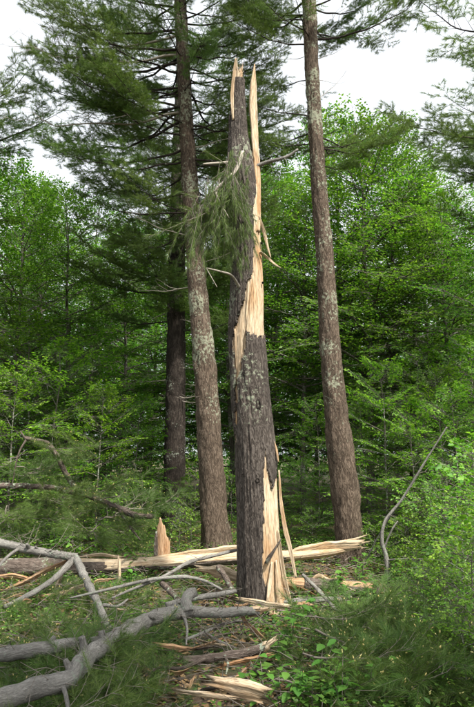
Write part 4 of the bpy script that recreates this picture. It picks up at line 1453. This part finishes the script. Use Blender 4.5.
fallen_branch([[(303, 575, 7.8, 1.6), (318, 590, 7.4, 1.9), (338, 612, 7.0, 1.4)]],
              "thin stick slanting down right of the snag's long splinter", 'bark_grey', seed=11)
fallen_branch([[(447, 427, 8.2, 0.75), (425, 462, 8.3, 0.95), (403, 498, 8.4, 1.29), (386, 520, 8.4, 1.50), (382, 540, 8.4, 1.77), (386, 556, 8.4, 2.18), (388, 572, 8.4, 2.18), (389, 590, 8.4, 2.04)],
               [(384, 548, 8.4, 0.95), (392, 530, 8.35, 0.82), (398, 521, 8.35, 0.48)],
               [(402, 500, 8.4, 0.54), (382, 530, 8.5, 0.61), (365, 562, 8.6, 0.61)],
               [(388, 560, 8.4, 0.68), (405, 559, 8.2, 0.82), (444, 560, 8.0, 0.68)]],
              "thin curved dead sapling leaning right among the shrubs", 'bark_grey', name="dead_sapling", group=None, twigs=8, seed=12)
limb = fallen_branch([[(-20, 486, 9.85, 2.58), (20, 486, 9.85, 2.72), (55, 488, 9.85, 2.92), (78, 493, 9.85, 3.13), (95, 498, 9.80, 2.99), (112, 506, 9.75, 3.13), (132, 514, 9.70, 3.13), (140, 516, 9.65, 2.86), (154, 516.5, 9.65, 2.2)],
               [(78, 493, 9.85, 2.45), (66, 474, 9.85, 2.58), (57, 456, 9.85, 2.58), (48, 444, 9.85, 2.58), (38, 441, 9.85, 2.45), (25, 438, 9.85, 2.04)],
               [(25, 438, 9.85, 1.09), (20, 431, 9.85, 0.68)],
               [(27, 438, 9.85, 1.09), (18, 455, 9.75, 0.82), (12, 485, 9.75, 0.54)],
               [(118, 508, 9.75, 1.36), (125, 520, 9.55, 1.22), (140, 540, 9.45, 0.82)]],
              "broken pine limb bent at an angle, hanging over the undergrowth at the left", 'bark_log', name="broken_pine_limb", twigs=26, seed=13)
fallen_branch([[(185, 640, 5.7, 1.4), (205, 632, 5.8, 1.6), (225, 624, 5.9, 1.4), (246, 620, 6.0, 0.8)],
               [(205, 632, 5.8, 1.1), (218, 640, 5.7, 0.9), (236, 648, 5.6, 0.6)]],
              "tangle of bare grey twigs beneath the broken end of the grey branch", 'bark_grey', twigs=60, seed=14)

# ------------------------------------------------------------------ fallen pine boughs
BOUGH = []
for i in range(6):
    w, n, c = gen_pine_branch(500 + i, 1.15, up=0.05, upturn=0.12, ntw=17, ln=0.125, nw=0.0024, tuft=42, bare=0.12, r0=0.011, candles=(0.55, 0.06, 0.35, 0.0, 0.5, 0.12)[i], twl=0.42, fill=1.0)
    BOUGH.append((w.mesh("bough_stem", M['bark_twig'], True), n.mesh("bough_needles", M['needle_fallen'], attr=False), c.mesh("bough_buds", M['candle'], attr=False)))


def bough(x, y, z, s, az, tilt, roll, label, group, v):
    t = thing("pine_bough", (x, y, z), label, "pine bough", group)
    t.rotation_euler = (roll, -tilt, az)
    t.scale = (s, s, s)
    obj("stem", BOUGH[v][0], t)
    obj("foliage", BOUGH[v][1], t, kind="stuff")
    obj("bud_cluster", BOUGH[v][2], t, kind="stuff")


rb_ = random.Random(31)


def bough_zone(n, px0, px1, py0, py1, z0, z1, s0, s1, label, group, tilt=(-0.15, 0.12), az=(0, TAU)):
    for i in range(n):
        px = px0 + (px1 - px0) * ((i * 0.618034 + rb_.uniform(-0.03, 0.03)) % 1)
        py = py0 + (py1 - py0) * ((i + rb_.random()) / n)
        g = G(px, py, 0.05)
        z = float(ground_z(g[0], g[1])) + rb_.uniform(z0, z1)
        bough(g[0], g[1], z, rb_.uniform(s0, s1), rb_.uniform(*az), rb_.uniform(*tilt), rb_.uniform(-0.4, 0.4), label, group, rb_.randrange(6))


bough_zone(17, -15, 125, 604, 640, -0.04, 0.03, 0.6, 0.85, "fallen green pine bough with pale buds behind the straight grey branch", "boughs heaped at the left")
bough_zone(16, -20, 70, 668, 745, 0.0, 0.1, 0.55, 0.8, "fallen green pine bough at the lower left corner around the crooked grey branch", "boughs in the lower left corner")
bough_zone(20, 80, 185, 664, 740, -0.02, 0.06, 0.6, 0.8, "fallen budding pine bough in the foreground right of the crooked grey branch", "boughs in the middle foreground", az=(1.7, 4.6))
bough_zone(9, 110, 168, 592, 640, -0.06, 0.0, 0.45, 0.65, "fallen pine bough between the fallen trunk and the crooked grey branch", "boughs before the fallen trunk", az=(1.7, 4.6))
bough_zone(10, 0, 110, 590, 608, -0.03, 0.04, 0.45, 0.65, "fallen pine bough among the torn slabs under the dark forked branch", "boughs under the forked branch")
bough_zone(40, 276, 432, 628, 690, 0.04, 0.32, 0.65, 0.95, "fallen budding pine bough in the dark green heap at the lower right", "boughs heaped at the lower right", az=(-1.2, 1.0))
for px, py, z, sc, az in [(-8, 668, 0.16, 0.7, 0.4), (14, 690, 0.2, 0.6, 0.9), (6, 712, 0.22, 0.6, 0.2), (92, 648, 0.16, 0.6, -1.2), (84, 640, 0.2, 0.55, 2.5)]:
    g = G(px, py, z)
    bough(g[0], g[1], z, sc, az, 0.1, 0.2, "green pine bough lying over the grey branches in the left foreground", "boughs over the grey branches", rb_.randrange(6))
bough_zone(8, 282, 335, 622, 665, 0.0, 0.1, 0.5, 0.8, "fallen pine bough just below the snag's foot", "boughs below the snag", az=(-1.2, 1.0))
for i in range(18):      # foliage still on the broken limb at the left
    px = rb_.uniform(-10, 132)
    py = rb_.uniform(470, 520) if px > 60 else rb_.uniform(440, 520)
    if px > 90:
        py = rb_.uniform(495, 535)
    p = P(px, py, rb_.uniform(9.6, 10.4))
    bough(p[0], p[1], p[2], rb_.uniform(0.6, 0.95), rb_.uniform(0, TAU), rb_.uniform(-0.5, 0.3), rb_.uniform(-0.5, 0.5),
          "green pine bough with pale buds hanging on the broken pine limb at the left", "boughs on the broken pine limb", rb_.randrange(6))

# ------------------------------------------------------------------ shrubs
rs_ = random.Random(17)
n_ = 0
SHR = [(402, 9.0, .5), (424, 8.9, .65), (446, 8.4, .85), (472, 8.8, 1.1), (412, 7.7, .45), (434, 7.3, .6), (458, 7.2, .8), (485, 7.4, 1.0), (425, 6.5, .45), (450, 6.1, .6), (474, 6.2, .75),
       (440, 5.5, .55), (465, 5.2, .7), (492, 5.3, .8), (500, 6.3, 1.0), (515, 7.8, 1.2), (478, 9.8, 1.2), (440, 10.0, .9), (405, 10.3, .7), (372, 9.6, .4), (482, 4.7, .55), (455, 4.7, .4)]
ORD = ["first", "second", "third", "fourth", "fifth", "sixth", "seventh", "eighth", "ninth", "tenth", "eleventh", "twelfth", "thirteenth"]


def row_of(items, it, cuts, names):
    """which row (by depth) and which place from the left in it"""
    k = sum(it[1] > c for c in cuts)
    row = sorted(q[0] for q in items if sum(q[1] > c for c in cuts) == k)
    return ORD[row.index(it[0])], names[k]


for px, Y, s in SHR:
    n_ += 1
    o_, rw = row_of(SHR, (px, Y, s), (5.8, 7.0, 8.2), ("front", "second", "third", "back"))
    place_tree("shrub", SHRUB[n_ % 3], X(px, Y), Y, s, rs_.uniform(0, 6), f"bright green shrub in the right edge thicket, {o_} from left in its {rw} row", "shrub", "shrub thicket at the right edge")
LSH = [(5, 10.4, .5), (30, 10.2, .45), (60, 10.4, .4), (92, 10.2, .4), (120, 10.5, .4), (145, 10.2, .35), (180, 10.7, .5), (-25, 10.4, .7), (12, 11.6, 1.0), (75, 12.0, 1.0), (125, 12.3, .9), (192, 12.0, .6), (196, 17.0, 1.0), (150, 17.5, 1.0), (232, 15.5, .8)]
for px, Y, s in LSH:
    n_ += 1
    o_, rw = row_of(LSH, (px, Y, s), (11.0,), ("near", "far"))
    place_tree("shrub", SHRUB[n_ % 3], X(px, Y), Y, s, rs_.uniform(0, 6), f"leafy green shrub behind the fallen trunk, {o_} from left in the {rw} row", "shrub", "undergrowth behind the fallen trunk")
MSH = [(290, 10.8, .4), (312, 11.6, .45), (372, 10.6, .45), (265, 12.5, .5), (300, 13.5, .6), (283, 16.0, .9), (322, 17.0, .9), (248, 18.0, 1.1), (345, 18.5, 1.1), (305, 20.0, 1.2), (268, 21.0, 1.3)]
for px, Y, s in MSH:
    n_ += 1
    o_, rw = row_of(MSH, (px, Y, s), (), ("only",))
    place_tree("shrub", SHRUB[n_ % 3], X(px, Y), Y, s, rs_.uniform(0, 6), f"low shrub in the shade right of the snag, {o_} from the left", "shrub", "undergrowth between the snag and the right pine")

# ------------------------------------------------------------------ broad-leaved seedlings with single leaves
def blade_mesh(name, ln, wd, seed):
    r = np.random.default_rng(seed)
    b = Buf()
    n = 7
    t = np.linspace(0, 1, n)
    w = wd * np.sin(np.pi * t ** 0.8) ** 0.8 * (1 + 0.12 * np.sin(t * 21 + seed))
    w[0] = 0.003
    w[-1] = 0.001
    zc = -0.18 * ln * t ** 2
    V = []
    for i in range(n):
        V += [(t[i] * ln, w[i] * 0.5, zc[i] + w[i] * 0.12), (t[i] * ln, 0, zc[i]), (t[i] * ln, -w[i] * 0.5, zc[i] + w[i] * 0.12)]
    F = []
    for i in range(n - 1):
        a = i * 3
        F += [(a, a + 1, a + 4, a + 3), (a + 1, a + 2, a + 5, a + 4)]
    b.add(V, F)
    return b.mesh(name, M['herb'], True, attr=False)


BLADE = [blade_mesh("blade", 0.085, 0.05, 1), blade_mesh("blade", 0.075, 0.055, 2), blade_mesh("blade", 0.10, 0.055, 3)]
SEED = [
    (282, 706, "leafy seedling right of the foreground chunk, at the very bottom"), (312, 712, "leafy seedling cut by the bottom edge below the dark heap"), (342, 712, "leafy seedling cut by the bottom edge, under the pale green sprig"), (370, 706, "leafy seedling at the bottom edge, below the heap's right end"),
    (405, 690, "leafy seedling between the dark heap and the right thicket"), (340, 600, "leafy seedling behind the dark heap's top"), (362, 596, "leafy seedling on the reddish log's right end"),
    (298, 700, "leafy seedling at the bottom edge left of the pale-green sprig"), (330, 704, "pale green leafy sprig at the bottom edge under the dark bough heap"),
    (352, 698, "leafy seedling at the bottom edge right of the pale-green sprig"), (275, 668, "leafy seedling right of the torn branch tip"), (292, 650, "leafy seedling left of the dark bough heap"),
    (265, 702, "leafy seedling right of the thick pale wood chunk"), (318, 690, "small seedling before the dark bough heap"), (388, 700, "leafy seedling at the bottom below the right shrubs"),
    (372, 612, "leafy seedling right of the short reddish log"), (350, 618, "leafy seedling below the short reddish log"), (398, 590, "leafy seedling at the foot of the dead sapling"),
    (112, 578, "leafy seedling in front of the split trunk at its bark edge"), (98, 572, "leafy seedling right of the forked branch's joint"), (140, 582, "leafy seedling below the upright stub"),
    (420, 660, "leafy seedling right of the dark bough heap"), (130, 600, "leafy seedling above the crooked grey branch"), (305, 632, "leafy seedling below the long splinters"),
]
for i, (px, py, lab) in enumerate(SEED):
    g = G(px, py, 0.0)
    g[2] = float(ground_z(g[0], g[1]))
    t = thing("seedling", g, lab, "seedling", "broad-leaved seedlings")
    h = rs_.uniform(0.26, 0.46)
    b = Buf()
    nst = 3
    ends = []
    for k in range(nst):
        a = rs_.uniform(0, TAU)
        lean = rs_.uniform(0.1, 0.6)
        hh = h * rs_.uniform(0.7, 1.1)
        pts = [(0, 0, -0.03), (math.cos(a) * lean * hh * 0.4, math.sin(a) * lean * hh * 0.4, hh * 0.6), (math.cos(a) * lean * hh, math.sin(a) * lean * hh, hh)]
        tube(b, pts, [0.004, 0.003, 0.0015], 5, 0.03, cap=False)
        ends.append((np.array(pts), a))
    obj("stem", b.mesh("stem", M['bark_twig'], True), t)
    for pts, a in ends:
        for q in range(8):
            f = 0.4 + 0.6 * q / 7
            p = pts[0] + (pts[1] - pts[0]) * (f / 0.6) if f < 0.6 else pts[1] + (pts[2] - pts[1]) * ((f - 0.6) / 0.4)
            lf = obj("leaf", BLADE[(q + i) % 3], t, p, (rs_.uniform(-0.35, 0.35), rs_.uniform(-0.25, 0.35), a + q * 2.3 + rs_.uniform(-0.4, 0.4)))
            lf.scale = (rs_.uniform(0.7, 1.15),) * 3

# ------------------------------------------------------------------ ground cover, dead leaves, twigs
r4 = np.random.default_rng(44)


def scatter(n, y0, y1, half):
    y = y0 + (y1 - y0) * r4.uniform(size=n) ** 0.9
    x = r4.uniform(-1, 1, n) * (half[0] + half[1] * y)
    return x, y


nH = 30000
x, y = scatter(nH, 3.2, 17, (0.6, 0.42))
den = 0.5 + 0.5 * vnoise(x * 0.9, y * 0.9, 0, 6)
k = r4.uniform(size=nH) < np.clip(den * 1.25, 0.06, 1) * np.where((x < 0.02 * y) & (y < 8.5), 0.6, 1)
x, y = x[k], y[k]
b = Buf()
per = 5
X_ = np.repeat(x, per)
Y_ = np.repeat(y, per)
h = np.repeat(r4.uniform(0.02, 1.0, len(x)) * np.where(((x > 0.064 * y) & ((y < 6.6) | (x > 1.9))) | (y > 10.5), 0.24, 0.13), per)
a = r4.uniform(0, TAU, len(X_))
pos = np.stack([X_, Y_, ground_z(X_, Y_) + h], 1) + r4.normal(size=(len(X_), 3)) * 0.02
d = np.stack([np.cos(a), np.sin(a), r4.normal(size=len(a)) * 0.25 - 0.1], 1)
leaves(b, pos, d, np.array([0, 0, 1.0]) + r4.normal(size=pos.shape) * 0.3, r4.uniform(0.022, 0.06, len(a)), 0.55)
obj("ground_cover", b.mesh("ground_cover", M['herb'], attr=False), kind="stuff")

x, y = scatter(26000, 3.0, 15, (0.7, 0.45))
b = Buf()
a = r4.uniform(0, TAU, len(x))
pos = np.stack([x, y, ground_z(x, y) + 0.012], 1)
d = np.stack([np.cos(a), np.sin(a), r4.normal(size=len(a)) * 0.15], 1)
leaves(b, pos, d, np.array([0, 0, 1.0]) + r4.normal(size=pos.shape) * 0.35, r4.uniform(0.04, 0.09, len(a)), 0.55)
obj("leaf_litter", b.mesh("leaf_litter", M['litter'], attr=False), kind="stuff")

x, y = scatter(3000, 3.5, 11, (0.7, 0.42))
b = Buf()
a = r4.uniform(0, TAU, len(x))
l = r4.uniform(0.08, 0.45, len(x))
p0 = np.stack([x, y, ground_z(x, y) + r4.uniform(0.01, 0.22, len(x))], 1)
p1 = p0 + np.stack([np.cos(a) * l, np.sin(a) * l, r4.normal(size=len(a)) * 0.05], 1)
prisms(b, p0, p1, r4.uniform(0.002, 0.006, len(x)), 0.0015)
obj("twig_litter", b.mesh("twig_litter", M['bark_twig'], True), kind="stuff")
